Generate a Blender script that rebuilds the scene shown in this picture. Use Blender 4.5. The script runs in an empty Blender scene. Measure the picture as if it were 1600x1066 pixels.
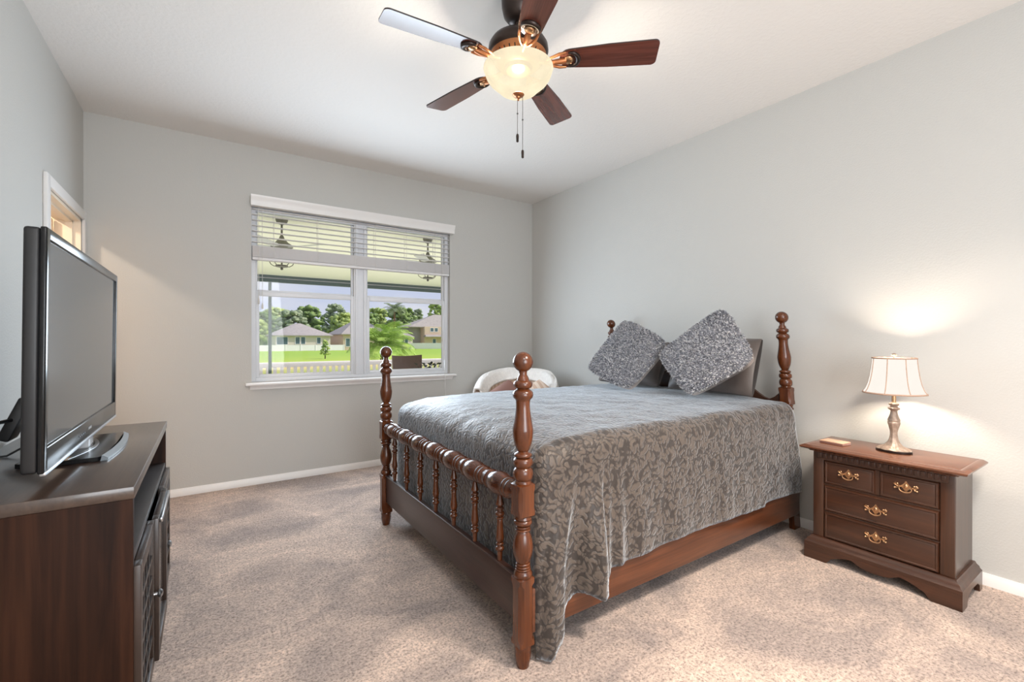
import bpy, bmesh, math, random
from math import sin, cos, pi, radians, sqrt, exp, atan2
from mathutils import Vector, Matrix, noise

random.seed(7)
S = bpy.context.scene
COL = S.collection

# ------------------------------------------------------------------ camera
H = 2.74                       # ceiling height
XR, XL, YN, YS = 3.111, -0.703, 4.217, -1.6
CAM_H = 1.1787
cd = bpy.data.cameras.new('camera')
cam = bpy.data.objects.new('camera', cd)
COL.objects.link(cam)
cam.location = (0, 0, CAM_H)
cam.rotation_euler = (pi/2 + radians(-0.1857), radians(-0.04), radians(-33.9))
cd.sensor_width = 36
cd.lens = 36*708.42/1600
cd.clip_start = 0.02
cd.clip_end = 400
S.camera = cam

# ------------------------------------------------------------------ look
S.view_settings.view_transform = 'Standard'
S.view_settings.look = 'None'
S.view_settings.exposure = 0.0
S.view_settings.gamma = 1.0
S.view_settings.use_curve_mapping = False
S.cycles.use_denoising = True
S.cycles.max_bounces = 10
S.cycles.diffuse_bounces = 5
S.cycles.transparent_max_bounces = 16
S.cycles.sample_clamp_indirect = 6.0
S.cycles.caustics_reflective = False
S.cycles.caustics_refractive = False


def lin(r, g, b):
    f = lambda c: (c/255/12.92) if c/255 <= 0.04045 else ((c/255+0.055)/1.055)**2.4
    return (f(r), f(g), f(b), 1.0)


# ------------------------------------------------------------------ world
w = bpy.data.worlds.new('world')
S.world = w
w.use_nodes = True
nt = w.node_tree
nt.nodes.clear()
wo = nt.nodes.new('ShaderNodeOutputWorld')
wb = nt.nodes.new('ShaderNodeBackground')
tc = nt.nodes.new('ShaderNodeTexCoord')
sx = nt.nodes.new('ShaderNodeSeparateXYZ')
gr = nt.nodes.new('ShaderNodeValToRGB')
nz = nt.nodes.new('ShaderNodeTexNoise')
cr = nt.nodes.new('ShaderNodeValToRGB')
mx = nt.nodes.new('ShaderNodeMix')
mp = nt.nodes.new('ShaderNodeMapping')
mx.data_type = 'RGBA'
gr.color_ramp.elements[0].position = 0.0
gr.color_ramp.elements[0].color = lin(226, 234, 255)
gr.color_ramp.elements[1].position = 0.6
gr.color_ramp.elements[1].color = lin(182, 206, 252)
mp.inputs['Scale'].default_value = (1, 1, 4)
nz.inputs['Scale'].default_value = 3.0
nz.inputs['Detail'].default_value = 5
cr.color_ramp.elements[0].position = 0.45
cr.color_ramp.elements[1].position = 0.7
L = nt.links.new
L(tc.outputs['Generated'], sx.inputs[0])
L(sx.outputs['Z'], gr.inputs[0])
L(tc.outputs['Generated'], mp.inputs[0])
L(mp.outputs[0], nz.inputs['Vector'])
L(nz.outputs['Fac'], cr.inputs[0])
L(cr.outputs[0], mx.inputs[0])
L(gr.outputs[0], mx.inputs[6])
mx.inputs[7].default_value = lin(246, 248, 255)
L(mx.outputs[2], wb.inputs['Color'])
L(wb.outputs[0], wo.inputs[0])
wb.inputs['Strength'].default_value = 0.84


def light(name, typ, loc, energy, color=(1, 1, 1), rot=(0, 0, 0), **kw):
    d = bpy.data.lights.new(name, typ)
    d.energy = energy
    d.color = color
    for k, v in kw.items():
        setattr(d, k, v)
    o = bpy.data.objects.new(name, d)
    COL.objects.link(o)
    o.location = loc
    o.rotation_euler = rot
    return o


sun = light('sun', 'SUN', (20, -5, 30), 4.2, (1, 0.95, 0.86), angle=0.01)
sun.rotation_euler = Vector((-0.68, 0.27, -0.70)).to_track_quat('-Z', 'Y').to_euler()
# area light just inside the window stands in for its daylight
light('window_daylight', 'AREA', (1.18, YN-0.10, 1.36), 57, (0.74, 0.87, 1.0), (radians(-84), 0, 0),
      shape='RECTANGLE', size=1.7, size_y=0.9)
light('rear_fill_light', 'AREA', (0.55, YS-0.35, 1.5), 112, (0.93, 0.97, 1.0), (radians(118), 0, 0),
      shape='RECTANGLE', size=1.5, size_y=2.1, specular_factor=0.3)  # unseen fill light outside the added rear opening
light('rear_ceiling_fill', 'AREA', (1.55, -0.12, 2.71), 66, (1.0, 0.89, 0.78), (0, 0, 0), shape='DISK', size=0.5, spread=radians(115), specular_factor=0.1)  # added warm fill behind the camera, no fixture here
light('porch_bounce_fill', 'AREA', (2.5, 8.2, -0.08), 150, (1.0, 0.99, 0.93), (radians(180), 0, 0), shape='RECTANGLE', size=9, size_y=5.5)  # added upward fill standing in for bounce off the sunlit ground
light('rear_ceiling_fill', 'AREA', (0.2, -0.7, 2.71), 22, (1.0, 0.98, 0.95), (0, 0, 0), shape='DISK', size=0.5, specular_factor=0.1)  # second added fill, neutral, also without a fixture



# ------------------------------------------------------------------ materials
def new_mat(name):
    m = bpy.data.materials.new(name)
    m.use_nodes = True
    t = m.node_tree
    b = t.nodes['Principled BSDF']
    return m, t, b


def nd(t, typ, **kw):
    n = t.nodes.new('ShaderNode'+typ)
    for k, v in kw.items():
        if k in n.inputs:
            n.inputs[k].default_value = v
        else:
            setattr(n, k, v)
    return n


def coords(t, scale=(1, 1, 1), rot=(0, 0, 0)):
    c = nd(t, 'TexCoord')
    m = nd(t, 'Mapping')
    m.inputs['Scale'].default_value = scale
    m.inputs['Rotation'].default_value = rot
    t.links.new(c.outputs['Object'], m.inputs[0])
    return m.outputs[0]


def ramp(t, src, stops):
    r = nd(t, 'ValToRGB')
    e = r.color_ramp.elements
    while len(e) < len(stops):
        e.new(0.5)
    for i, (p, c) in enumerate(stops):
        e[i].position = p
        e[i].color = c if len(c) == 4 else (*c, 1)
    t.links.new(src, r.inputs[0])
    return r.outputs[0]


def bump(t, b, src, strength, dist=0.01):
    n = nd(t, 'Bump')
    n.inputs['Strength'].default_value = strength
    n.inputs['Distance'].default_value = dist
    t.links.new(src, n.inputs['Height'])
    t.links.new(n.outputs[0], b.inputs['Normal'])


def plain(name, rgb, rough=0.5, metal=0.0, coat=0.0, var=0.0, vscale=8, bmp=0.0, bscale=60, sheen=0.0, spec=0.5):
    m, t, b = new_mat(name)
    b.inputs['Roughness'].default_value = rough
    b.inputs['Metallic'].default_value = metal
    b.inputs['Coat Weight'].default_value = coat
    b.inputs['Coat Roughness'].default_value = 0.15
    b.inputs['Sheen Weight'].default_value = sheen
    b.inputs['Specular IOR Level'].default_value = spec
    v = coords(t)
    n = nd(t, 'TexNoise', Scale=vscale, Detail=4.0)
    t.links.new(v, n.inputs['Vector'])
    c = lin(*rgb)
    lo = tuple(x*(1-var) for x in c[:3])
    hi = tuple(min(1, x*(1+var)) for x in c[:3])
    t.links.new(ramp(t, n.outputs['Fac'], [(0.3, lo), (0.7, hi)]), b.inputs['Base Color'])
    if bmp:
        n2 = nd(t, 'TexNoise', Scale=bscale, Detail=3.0)
        t.links.new(v, n2.inputs['Vector'])
        bump(t, b, n2.outputs['Fac'], bmp)
    return m


def wood(name, dark, light_, axis='z', rough=0.3, coat=0.35, scale=1.0, contrast=(0.3, 0.7), bmp=0.05, spec=0.5):
    m, t, b = new_mat(name)
    s = [26*scale]*3
    s['xyz'.index(axis)] = 1.6*scale
    v = coords(t, tuple(s))
    n1 = nd(t, 'TexNoise', Scale=1.0, Detail=6.0, Roughness=0.6, Distortion=0.6)
    t.links.new(v, n1.inputs['Vector'])
    s2 = [150*scale]*3
    s2['xyz'.index(axis)] = 5*scale
    v2 = coords(t, tuple(s2))
    n2 = nd(t, 'TexNoise', Scale=1.0, Detail=2.0)
    t.links.new(v2, n2.inputs['Vector'])
    c1 = ramp(t, n1.outputs['Fac'], [(contrast[0], lin(*dark)), (contrast[1], lin(*light_))])
    c2 = ramp(t, n2.outputs['Fac'], [(0.35, (0.62, 0.62, 0.62)), (0.6, (1, 1, 1))])
    mm = nd(t, 'Mix', data_type='RGBA', blend_type='MULTIPLY')
    mm.inputs[0].default_value = 0.6
    t.links.new(c1, mm.inputs[6])
    t.links.new(c2, mm.inputs[7])
    t.links.new(mm.outputs[2], b.inputs['Base Color'])
    b.inputs['Roughness'].default_value = rough
    b.inputs['Coat Weight'].default_value = coat
    b.inputs['Coat Roughness'].default_value = 0.18
    b.inputs['Specular IOR Level'].default_value = spec
    bump(t, b, n2.outputs['Fac'], bmp, 0.002)
    return m


def wall_paint(name, rgb, bscale=110, strength=0.12):
    m, t, b = new_mat(name)
    b.inputs['Base Color'].default_value = lin(*rgb)
    b.inputs['Roughness'].default_value = 0.75
    b.inputs['Specular IOR Level'].default_value = 0.2
    v = coords(t)
    n = nd(t, 'TexNoise', Scale=bscale, Detail=2.0)
    t.links.new(v, n.inputs['Vector'])
    r = ramp(t, n.outputs['Fac'], [(0.42, (0, 0, 0)), (0.62, (1, 1, 1))])
    bump(t, b, r, strength, 0.004)
    return m


def carpet_mat():
    m, t, b = new_mat('carpet_pile')
    b.inputs['Roughness'].default_value = 0.95
    b.inputs['Specular IOR Level'].default_value = 0.1
    b.inputs['Sheen Weight'].default_value = 0.25
    v = coords(t)
    big = nd(t, 'TexNoise', Scale=1.9, Detail=5.0, Roughness=0.6, Distortion=0.7)
    t.links.new(coords(t, (1, 1.25, 1), (0, 0, 0.5)), big.inputs['Vector'])
    fine = nd(t, 'TexNoise', Scale=95.0, Detail=4.0, Roughness=0.75)
    t.links.new(v, fine.inputs['Vector'])
    mid = nd(t, 'TexNoise', Scale=34.0, Detail=3.0)
    t.links.new(v, mid.inputs['Vector'])
    cb = ramp(t, big.outputs['Fac'], [(0.38, lin(158, 142, 134)), (0.62, lin(210, 186, 170))])
    cf = ramp(t, fine.outputs['Fac'], [(0.36, (0.38, 0.35, 0.34)), (0.50, (0.98, 0.98, 0.98)), (0.66, (1.32, 1.30, 1.28))])
    cm = ramp(t, mid.outputs['Fac'], [(0.35, (0.84, 0.84, 0.84)), (0.65, (1.08, 1.08, 1.08))])
    m1 = nd(t, 'Mix', data_type='RGBA', blend_type='MULTIPLY')
    m1.inputs[0].default_value = 1.0
    m2 = nd(t, 'Mix', data_type='RGBA', blend_type='MULTIPLY')
    m2.inputs[0].default_value = 1.0
    t.links.new(cb, m1.inputs[6])
    t.links.new(cf, m1.inputs[7])
    t.links.new(m1.outputs[2], m2.inputs[6])
    t.links.new(cm, m2.inputs[7])
    t.links.new(m2.outputs[2], b.inputs['Base Color'])
    bump(t, b, fine.outputs['Fac'], 0.9, 0.012)
    return m


def quilt_mat():
    """Silky coverlet: pale leaf-like cells divided by darker stitched channels."""
    m, t, b = new_mat('quilted_coverlet')
    v = coords(t)
    wn = nd(t, 'TexNoise', Scale=17.0, Detail=1.0)
    t.links.new(v, wn.inputs['Vector'])
    add = nd(t, 'MixRGB', blend_type='LINEAR_LIGHT')
    add.inputs[0].default_value = 0.045
    t.links.new(v, add.inputs[1])
    t.links.new(wn.outputs['Color'], add.inputs[2])
    vor = nd(t, 'TexVoronoi', feature='F1', Scale=50.0)
    t.links.new(add.outputs[0], vor.inputs['Vector'])
    cell = ramp(t, vor.outputs['Distance'], [(0.42, (1, 1, 1)), (0.64, (0, 0, 0))])
    n3 = nd(t, 'TexNoise', Scale=60.0, Detail=3.0)
    t.links.new(v, n3.inputs['Vector'])
    col = ramp(t, cell, [(0.0, lin(49, 41, 36)), (1.0, lin(86, 75, 66))])
    cv = ramp(t, n3.outputs['Fac'], [(0.3, (0.86, 0.86, 0.86)), (0.7, (1.06, 1.06, 1.06))])
    mm = nd(t, 'Mix', data_type='RGBA', blend_type='MULTIPLY')
    mm.inputs[0].default_value = 1.0
    t.links.new(col, mm.inputs[6])
    t.links.new(cv, mm.inputs[7])
    t.links.new(mm.outputs[2], b.inputs['Base Color'])
    b.inputs['Roughness'].default_value = 0.48
    b.inputs['Specular IOR Level'].default_value = 0.4
    b.inputs['Sheen Weight'].default_value = 0.7
    b.inputs['Sheen Tint'].default_value = (0.86, 0.93, 1.0, 1)
    b.inputs['Sheen Roughness'].default_value = 0.42
    pk = nd(t, 'TexNoise', Scale=1.0, Detail=3.0)
    t.links.new(coords(t, (26, 70, 26), (0, 0, 0.25)), pk.inputs['Vector'])
    ad = nd(t, 'Math', operation='MULTIPLY_ADD')
    ad.inputs[1].default_value = 0.9
    t.links.new(pk.outputs['Fac'], ad.inputs[0])
    t.links.new(cell, ad.inputs[2])
    bump(t, b, ad.outputs[0], 0.32, 0.008)
    return m


def emit(name, rgb, strength, var=0.0, clear=None):
    m = bpy.data.materials.new(name)
    m.use_nodes = True
    t = m.node_tree
    t.nodes.clear()
    o = nd(t, 'OutputMaterial')
    e = nd(t, 'Emission')
    e.inputs['Color'].default_value = lin(*rgb)
    e.inputs['Strength'].default_value = strength
    if var:
        n = nd(t, 'TexNoise', Scale=14.0, Detail=3.0)
        t.links.new(coords(t), n.inputs['Vector'])
        c = lin(*rgb)
        t.links.new(ramp(t, n.outputs['Fac'], [(0.3, tuple(x*(1-var) for x in c[:3])), (0.7, c)]), e.inputs['Color'])
    if clear:
        tr = nd(t, 'BsdfTransparent')
        tr.inputs['Color'].default_value = (*clear, 1)
        ad = nd(t, 'AddShader')
        t.links.new(e.outputs[0], ad.inputs[0])
        t.links.new(tr.outputs[0], ad.inputs[1])
        t.links.new(ad.outputs[0], o.inputs[0])
    else:
        t.links.new(e.outputs[0], o.inputs[0])
    return m


def glass_mat():
    m = bpy.data.materials.new('window_glass')
    m.use_nodes = True
    t = m.node_tree
    t.nodes.clear()
    o = nd(t, 'OutputMaterial')
    tr = nd(t, 'BsdfTransparent')
    tr.inputs['Color'].default_value = (0.98, 0.98, 0.985, 1)
    gl = nd(t, 'BsdfGlossy', Roughness=0.02)
    fr = nd(t, 'Fresnel', IOR=1.25)
    mxs = nd(t, 'MixShader')
    t.links.new(fr.outputs[0], mxs.inputs[0])
    t.links.new(tr.outputs[0], mxs.inputs[1])
    t.links.new(gl.outputs[0], mxs.inputs[2])
    t.links.new(mxs.outputs[0], o.inputs[0])
    return m


def stripes_mat(name, a, b_, scale, axis=0):
    m, t, b = new_mat(name)
    v = coords(t)
    wv = nd(t, 'TexWave', Scale=scale, Distortion=0.4, bands_direction='XYZ'[axis])
    t.links.new(v, wv.inputs['Vector'])
    t.links.new(ramp(t, wv.outputs['Fac'], [(0.4, lin(*a)), (0.55, lin(*b_))]), b.inputs['Base Color'])
    b.inputs['Roughness'].default_value = 0.8
    return m


def lawn_mat():
    m, t, b = new_mat('lawn_grass')
    b.inputs['Roughness'].default_value = 0.9
    c = nd(t, 'TexCoord')
    sp = nd(t, 'SeparateXYZ')
    t.links.new(c.outputs['Object'], sp.inputs[0])
    n = nd(t, 'TexNoise', Scale=0.25, Detail=5.0)
    t.links.new(c.outputs['Object'], n.inputs['Vector'])
    ma = nd(t, 'Math', operation='MULTIPLY_ADD')
    ma.inputs[1].default_value = 7.0
    t.links.new(n.outputs['Fac'], ma.inputs[0])
    t.links.new(sp.outputs['Y'], ma.inputs[2])
    mr = nd(t, 'MapRange')
    mr.inputs['From Min'].default_value = 26
    mr.inputs['From Max'].default_value = 56
    t.links.new(ma.outputs[0], mr.inputs['Value'])
    t.links.new(ramp(t, mr.outputs[0], [(0.0, lin(150, 162, 82)), (0.14, lin(186, 184, 104)), (0.22, lin(214, 190, 130)),
                                        (0.32, lin(206, 196, 110)), (0.5, lin(170, 190, 70)), (1.0, lin(152, 182, 62))]),
                b.inputs['Base Color'])
    return m


def leaf_mat(name, dark, light_, scale=1.2):
    m, t, b = new_mat(name)
    n = nd(t, 'TexNoise', Scale=scale, Detail=6.0, Roughness=0.75)
    t.links.new(coords(t), n.inputs['Vector'])
    t.links.new(ramp(t, n.outputs['Fac'], [(0.35, lin(*dark)), (0.65, lin(*light_))]), b.inputs['Base Color'])
    b.inputs['Roughness'].default_value = 0.7
    return m


M = {}
M['wall'] = wall_paint('greige_wall_paint', (196, 195, 191))
M['ceiling'] = wall_paint('white_ceiling_paint', (228, 225, 221), 42, 0.16)
M['trim'] = plain('white_trim_paint', (232, 230, 228), 0.35)
M['vinyl'] = plain('white_vinyl', (226, 228, 232), 0.4)
M['glass'] = glass_mat()
M['carpet'] = carpet_mat()
M['quilt'] = quilt_mat()
M['cherry_z'] = wood('cherry_wood_turned', (66, 31, 13), (104, 54, 23), 'z', 0.26, 0.22)
M['cherry_y'] = wood('cherry_wood_rail', (60, 31, 17), (94, 50, 27), 'y', 0.24, 0.3)
M['cherry_x'] = wood('cherry_wood_side_rail', (78, 42, 24), (110, 63, 37), 'x', 0.35, 0.3)
M['panel_wood'] = wood('dark_panel_wood', (44, 27, 22), (60, 38, 31), 'y', 0.36, 0.15)  # darker tone than the rest of the bed wood
M['head_wood'] = wood('headboard_wood', (56, 34, 24), (80, 48, 32), 'y', 0.35, 0.3)
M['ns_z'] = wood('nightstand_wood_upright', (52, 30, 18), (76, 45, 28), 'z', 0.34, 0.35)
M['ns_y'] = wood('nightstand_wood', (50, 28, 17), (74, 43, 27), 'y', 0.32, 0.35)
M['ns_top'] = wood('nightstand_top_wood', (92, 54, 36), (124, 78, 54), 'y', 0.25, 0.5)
M['esp_x'] = wood('espresso_wood_side', (22, 12, 8), (60, 35, 22), 'z', 0.6, 0.0, 0.7, spec=0.12)
M['esp_y'] = wood('espresso_wood_top', (54, 40, 32), (74, 57, 46), 'y', 0.36, 0.6, 0.7)
M['esp_door'] = wood('espresso_wood_door', (40, 29, 23), (58, 43, 35), 'z', 0.4, 0.2, 0.7)
M['esp_dark'] = wood('espresso_wood_inside', (32, 26, 24), (46, 37, 33), 'y', 0.4, 0.2)
M['black_gloss'] = plain('black_gloss_plastic', (16, 17, 19), 0.2, 0, 0.0, spec=0.35)
M['black'] = plain('black_matte_plastic', (24, 24, 26), 0.45)
M['screen'] = plain('lcd_screen', (78, 82, 85), 0.1, 0, 0.0, spec=0.75)
M['silver'] = plain('brushed_silver', (190, 192, 195), 0.28, 1.0)
M['greyplastic'] = plain('grey_plastic_edge', (120, 128, 134), 0.3)
M['clear'] = plain('clear_acrylic_neck', (205, 208, 212), 0.12, 0, 0.3)
M['dark_glass'] = plain('smoked_glass', (26, 26, 27), 0.08, 0, 0.4)
M['brass'] = plain('antique_brass', (204, 164, 126), 0.34, 1.0, var=0.12, vscale=90)
M['copper'] = plain('bronze_copper', (176, 116, 76), 0.35, 0.75, var=0.15, vscale=30)
M['bronze_dark'] = plain('oil_rubbed_bronze', (54, 44, 40), 0.35, 0.6, var=0.15, vscale=30)
M['chain'] = plain('pull_chain_metal', (96, 92, 88), 0.4, 0.8)
M['blade'] = wood('fan_blade_cherry', (78, 42, 34), (118, 66, 52), 'x', 0.22, 0.6, 1.0)
M['blade_top'] = plain('fan_blade_edge', (40, 32, 30), 0.4)
M['bowl'] = emit('lit_alabaster_glass', (255, 240, 206), 1.04, 0.16, (0.06, 0.058, 0.05))
M['shade'] = emit('lit_lamp_shade', (255, 248, 238), 1.02, 0.03)
M['shade_trim'] = plain('lamp_shade_trim', (168, 140, 122), 0.8)
M['lampbase'] = plain('antique_ivory_resin', (158, 138, 122), 0.4, 0.25, 0.2, var=0.3, vscale=50, bmp=0.3, bscale=70)
M['tanbox'] = plain('tan_leather_case', (196, 160, 134), 0.45, var=0.08)
M['pillow'] = plain('taupe_satin', (80, 71, 67), 0.42, 0, 0, 0.06, 6, 0.12, 14, sheen=0.3)
M['cushback'] = plain('pale_satin_backing', (196, 182, 174), 0.4, sheen=0.3)
M['shag_d'] = plain('dark_shag_yarn', (120, 121, 128), 0.7, var=0.2, vscale=60)
M['shag_m'] = plain('mid_shag_yarn', (178, 178, 184), 0.55, var=0.15, vscale=60)
M['shag_l'] = plain('pale_shag_yarn', (222, 220, 219), 0.5, var=0.1, vscale=60)
M['throw'] = plain('cream_fleece', (238, 233, 227), 0.9, var=0.06, vscale=40, bmp=0.9, bscale=90, sheen=0.5)
M['chairfab'] = stripes_mat('striped_upholstery', (216, 196, 178), (194, 166, 146), 7.0, 0)
M['brownfab'] = plain('brown_velvet', (122, 80, 66), 0.7, sheen=0.4, var=0.1)
M['darkleg'] = plain('dark_chair_leg', (48, 32, 24), 0.4)
M['blind'] = plain('white_faux_wood', (228, 226, 226), 0.45)
M['cord'] = plain('white_cord', (214, 212, 208), 0.7)
M['jamb'] = plain('cream_door_paint', (238, 226, 208), 0.4)
M['porch_ceil'] = plain('cream_porch_ceiling', (246, 247, 226), 0.8)
M['beam'] = plain('bronze_aluminium', (78, 92, 92), 0.5)
M['fence'] = plain('white_vinyl_fence', (252, 243, 250), 0.5)
M['concrete'] = plain('pale_concrete', (206, 200, 190), 0.85, var=0.06)
M['lawn'] = lawn_mat()
M['stucco_a'] = plain('pale_stucco', (226, 212, 198), 0.85)
M['stucco_b'] = plain('tan_stucco', (218, 192, 172), 0.85)
M['stucco_shaded'] = plain('shaded_side_stucco', (168, 162, 160), 0.85)  # shade on the house's side wall put into its colour
M['roof'] = plain('grey_brown_shingles', (168, 158, 152), 0.9, var=0.12, vscale=3)
M['pane'] = plain('house_window_pane', (88, 110, 118), 0.2)
M['leaf1'] = leaf_mat('oak_leaves', (56, 88, 44), (156, 178, 96))
M['leaf2'] = leaf_mat('bright_leaves', (92, 124, 56), (204, 214, 124))
M['leaf3'] = leaf_mat('grey_green_leaves', (90, 110, 80), (180, 190, 150))
M['bark'] = plain('tree_bark', (96, 78, 62), 0.9, var=0.2)
M['palm_leaf'] = leaf_mat('palm_fronds', (128, 172, 60), (206, 228, 120), 4)
M['palm_trunk'] = plain('palm_trunk', (112, 84, 62), 0.9, var=0.35, vscale=14)
M['wicker'] = plain('brown_patio_wicker', (104, 84, 76), 0.7, var=0.15, vscale=60)
M['plantleaf'] = leaf_mat('dark_plant_leaves', (24, 34, 26), (52, 66, 44), 20)
M['pot'] = plain('clay_pot', (120, 92, 74), 0.8)
M['fan_out'] = plain('patio_fan_metal', (118, 116, 106), 0.5)
M['fan_frost'] = plain('patio_fan_glass', (214, 216, 214), 0.35)


# ------------------------------------------------------------------ mesh helpers
class B:
    def __init__(s):
        s.bm = bmesh.new()
        s.mi = 0

    def _mark(s, faces):
        for f in faces:
            f.material_index = s.mi

    def box(s, x0, x1, y0, y1, z0, z1, bev=0.0, seg=2):
        n0 = set(s.bm.faces)
        r = bmesh.ops.create_cube(s.bm, size=1.0)
        vs = r['verts']
        for v in vs:
            v.co = Vector(((x0+x1)/2+v.co.x*(x1-x0), (y0+y1)/2+v.co.y*(y1-y0), (z0+z1)/2+v.co.z*(z1-z0)))
        if bev:
            es = list({e for v in vs for e in v.link_edges})
            bmesh.ops.bevel(s.bm, geom=es, offset=bev, segments=seg, affect='EDGES', profile=0.5)
        s._mark([f for f in s.bm.faces if f not in n0])
        return s

    def lathe(s, prof, c=(0, 0, 0), axis='z', n=28, sx=1.0, sy=1.0, cap=True):
        rings = []
        for r, h in prof:
            ring = []
            for i in range(n):
                a = 2*pi*i/n
                p, q = r*cos(a)*sx, r*sin(a)*sy
                if axis == 'z':
                    co = (c[0]+p, c[1]+q, c[2]+h)
                elif axis == 'y':
                    co = (c[0]+p, c[1]+h, c[2]+q)
                else:
                    co = (c[0]+h, c[1]+p, c[2]+q)
                ring.append(s.bm.verts.new(co))
            rings.append(ring)
        fs = []
        for a, b in zip(rings, rings[1:]):
            for i in range(n):
                j = (i+1) % n
                fs.append(s.bm.faces.new((a[i], a[j], b[j], b[i])))
        if cap:
            fs.append(s.bm.faces.new(rings[0][::-1]))
            fs.append(s.bm.faces.new(rings[-1]))
        s._mark(fs)
        return s

    def tube(s, pts, r, n=8, closed=False):
        pts = [Vector(p) for p in pts]
        N = len(pts)
        rs = r if isinstance(r, (list, tuple)) else [r]*N
        rings = []
        up = Vector((0, 0, 1))
        prevx = None
        for i, p in enumerate(pts):
            if closed:
                d = (pts[(i+1) % N]-pts[i-1])
            else:
                d = pts[min(i+1, N-1)]-pts[max(i-1, 0)]
            if d.length < 1e-9:
                d = up.copy()
            d.normalize()
            if prevx is None:
                ref = up if abs(d.z) < 0.9 else Vector((1, 0, 0))
                x = d.cross(ref).normalized()
            else:
                x = prevx-d*prevx.dot(d)
                if x.length < 1e-6:
                    x = d.orthogonal()
                x.normalize()
            prevx = x
            y = d.cross(x)
            rings.append([s.bm.verts.new(p+(x*cos(2*pi*k/n)+y*sin(2*pi*k/n))*rs[i]) for k in range(n)])
        fs = []
        pairs = list(zip(rings, rings[1:]))
        if closed:
            pairs.append((rings[-1], rings[0]))
        for a, b in pairs:
            for k in range(n):
                j = (k+1) % n
                fs.append(s.bm.faces.new((a[k], a[j], b[j], b[k])))
        if not closed:
            fs.append(s.bm.faces.new(rings[0][::-1]))
            fs.append(s.bm.faces.new(rings[-1]))
        s._mark(fs)
        return s

    def prism(s, poly, axis, a, b):
        """polygon (2-D) extruded along an axis; x:(y,z)  y:(x,z)  z:(x,y)"""
        def co(p, h):
            return {'x': (h, p[0], p[1]), 'y': (p[0], h, p[1]), 'z': (p[0], p[1], h)}[axis]
        va = [s.bm.verts.new(co(p, a)) for p in poly]
        vb = [s.bm.verts.new(co(p, b)) for p in poly]
        fs = [s.bm.faces.new(va), s.bm.faces.new(vb[::-1])]
        n = len(poly)
        for i in range(n):
            j = (i+1) % n
            fs.append(s.bm.faces.new((va[j], va[i], vb[i], vb[j])))
        s._mark(fs)
        return s

    def loft(s, rings, cap=True, closed=True):
        vr = [[s.bm.verts.new(p) for p in r] for r in rings]
        n = len(vr[0])
        fs = []
        for a, b in zip(vr, vr[1:]):
            for i in range(n if closed else n-1):
                j = (i+1) % n
                fs.append(s.bm.faces.new((a[i], a[j], b[j], b[i])))
        if cap and closed:
            fs.append(s.bm.faces.new(vr[0][::-1]))
            fs.append(s.bm.faces.new(vr[-1]))
        s._mark(fs)
        return s

    def grid(s, f, nu, nv):
        g = [[s.bm.verts.new(f(i/nu, j/nv)) for j in range(nv+1)] for i in range(nu+1)]
        fs = []
        for i in range(nu):
            for j in range(nv):
                fs.append(s.bm.faces.new((g[i][j], g[i+1][j], g[i+1][j+1], g[i][j+1])))
        s._mark(fs)
        return s

    def ball(s, c, r, sub=2, sc=(1, 1, 1), nz_=0.0, ns=1.0):
        n0 = set(s.bm.faces)
        res = bmesh.ops.create_icosphere(s.bm, subdivisions=sub, radius=1.0)
        c = Vector(c)
        for v in res['verts']:
            d = v.co.copy()
            k = 1+nz_*noise.noise(d*ns+c*3.1)
            v.co = c+Vector((d.x*sc[0], d.y*sc[1], d.z*sc[2]))*r*k
        s._mark([f for f in s.bm.faces if f not in n0])
        return s

    def xf(s, mat):
        bmesh.ops.transform(s.bm, matrix=mat, verts=s.bm.verts)
        return s


def put(name, b, mats, parent=None, angle=40, origin=None):
    """one mesh object out of a builder; geometry is given in world space unless the parent sits elsewhere"""
    bm = b.bm
    bmesh.ops.recalc_face_normals(bm, faces=bm.faces)
    off = None
    if parent is not None:
        o = parent
        off = Vector((0, 0, 0))
        while o is not None:
            off += o.location
            o = o.parent
    elif origin is not None:
        off = Vector(origin)
    if off is not None:
        bmesh.ops.translate(bm, vec=-off, verts=bm.verts)
    ca = radians(angle)
    for f in bm.faces:
        f.smooth = True
    for e in bm.edges:
        if len(e.link_faces) == 2 and e.calc_face_angle(0) > ca:
            e.smooth = False
    me = bpy.data.meshes.new(name)
    bm.to_mesh(me)
    bm.free()
    if not isinstance(mats, (list, tuple)):
        mats = [mats]
    for m in mats:
        me.materials.append(m)
    ob = bpy.data.objects.new(name, me)
    COL.objects.link(ob)
    if parent is not None:
        ob.parent = parent
    elif origin is not None:
        ob.location = origin
    return ob


def thing(name, label, cat, loc=(0, 0, 0), group=None, kind=None):
    o = bpy.data.objects.new(name, None)
    o.empty_display_size = 0.1
    COL.objects.link(o)
    o.location = loc
    return tag(o, label, cat, group, kind)


def tag(o, label=None, cat=None, group=None, kind=None):
    if label:
        o['label'] = label
    if cat:
        o['category'] = cat
    if group:
        o['group'] = group
    if kind:
        o['kind'] = kind
    return o


def struct(name, b, mats, label, cat, origin=None):
    return tag(put(name, b, mats, None, 40, origin), label, cat, None, 'structure')


def dup(o, loc=None, parent=None, label=None):
    """copy of an object with copies of everything under it"""
    c = o.copy()
    COL.objects.link(c)
    if parent is not None:
        c.parent = parent
    if loc is not None:
        c.location = loc
    if label:
        c['label'] = label
    for ch in [x for x in bpy.data.objects if x.parent == o]:
        dup(ch, None, c)
    return c


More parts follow.
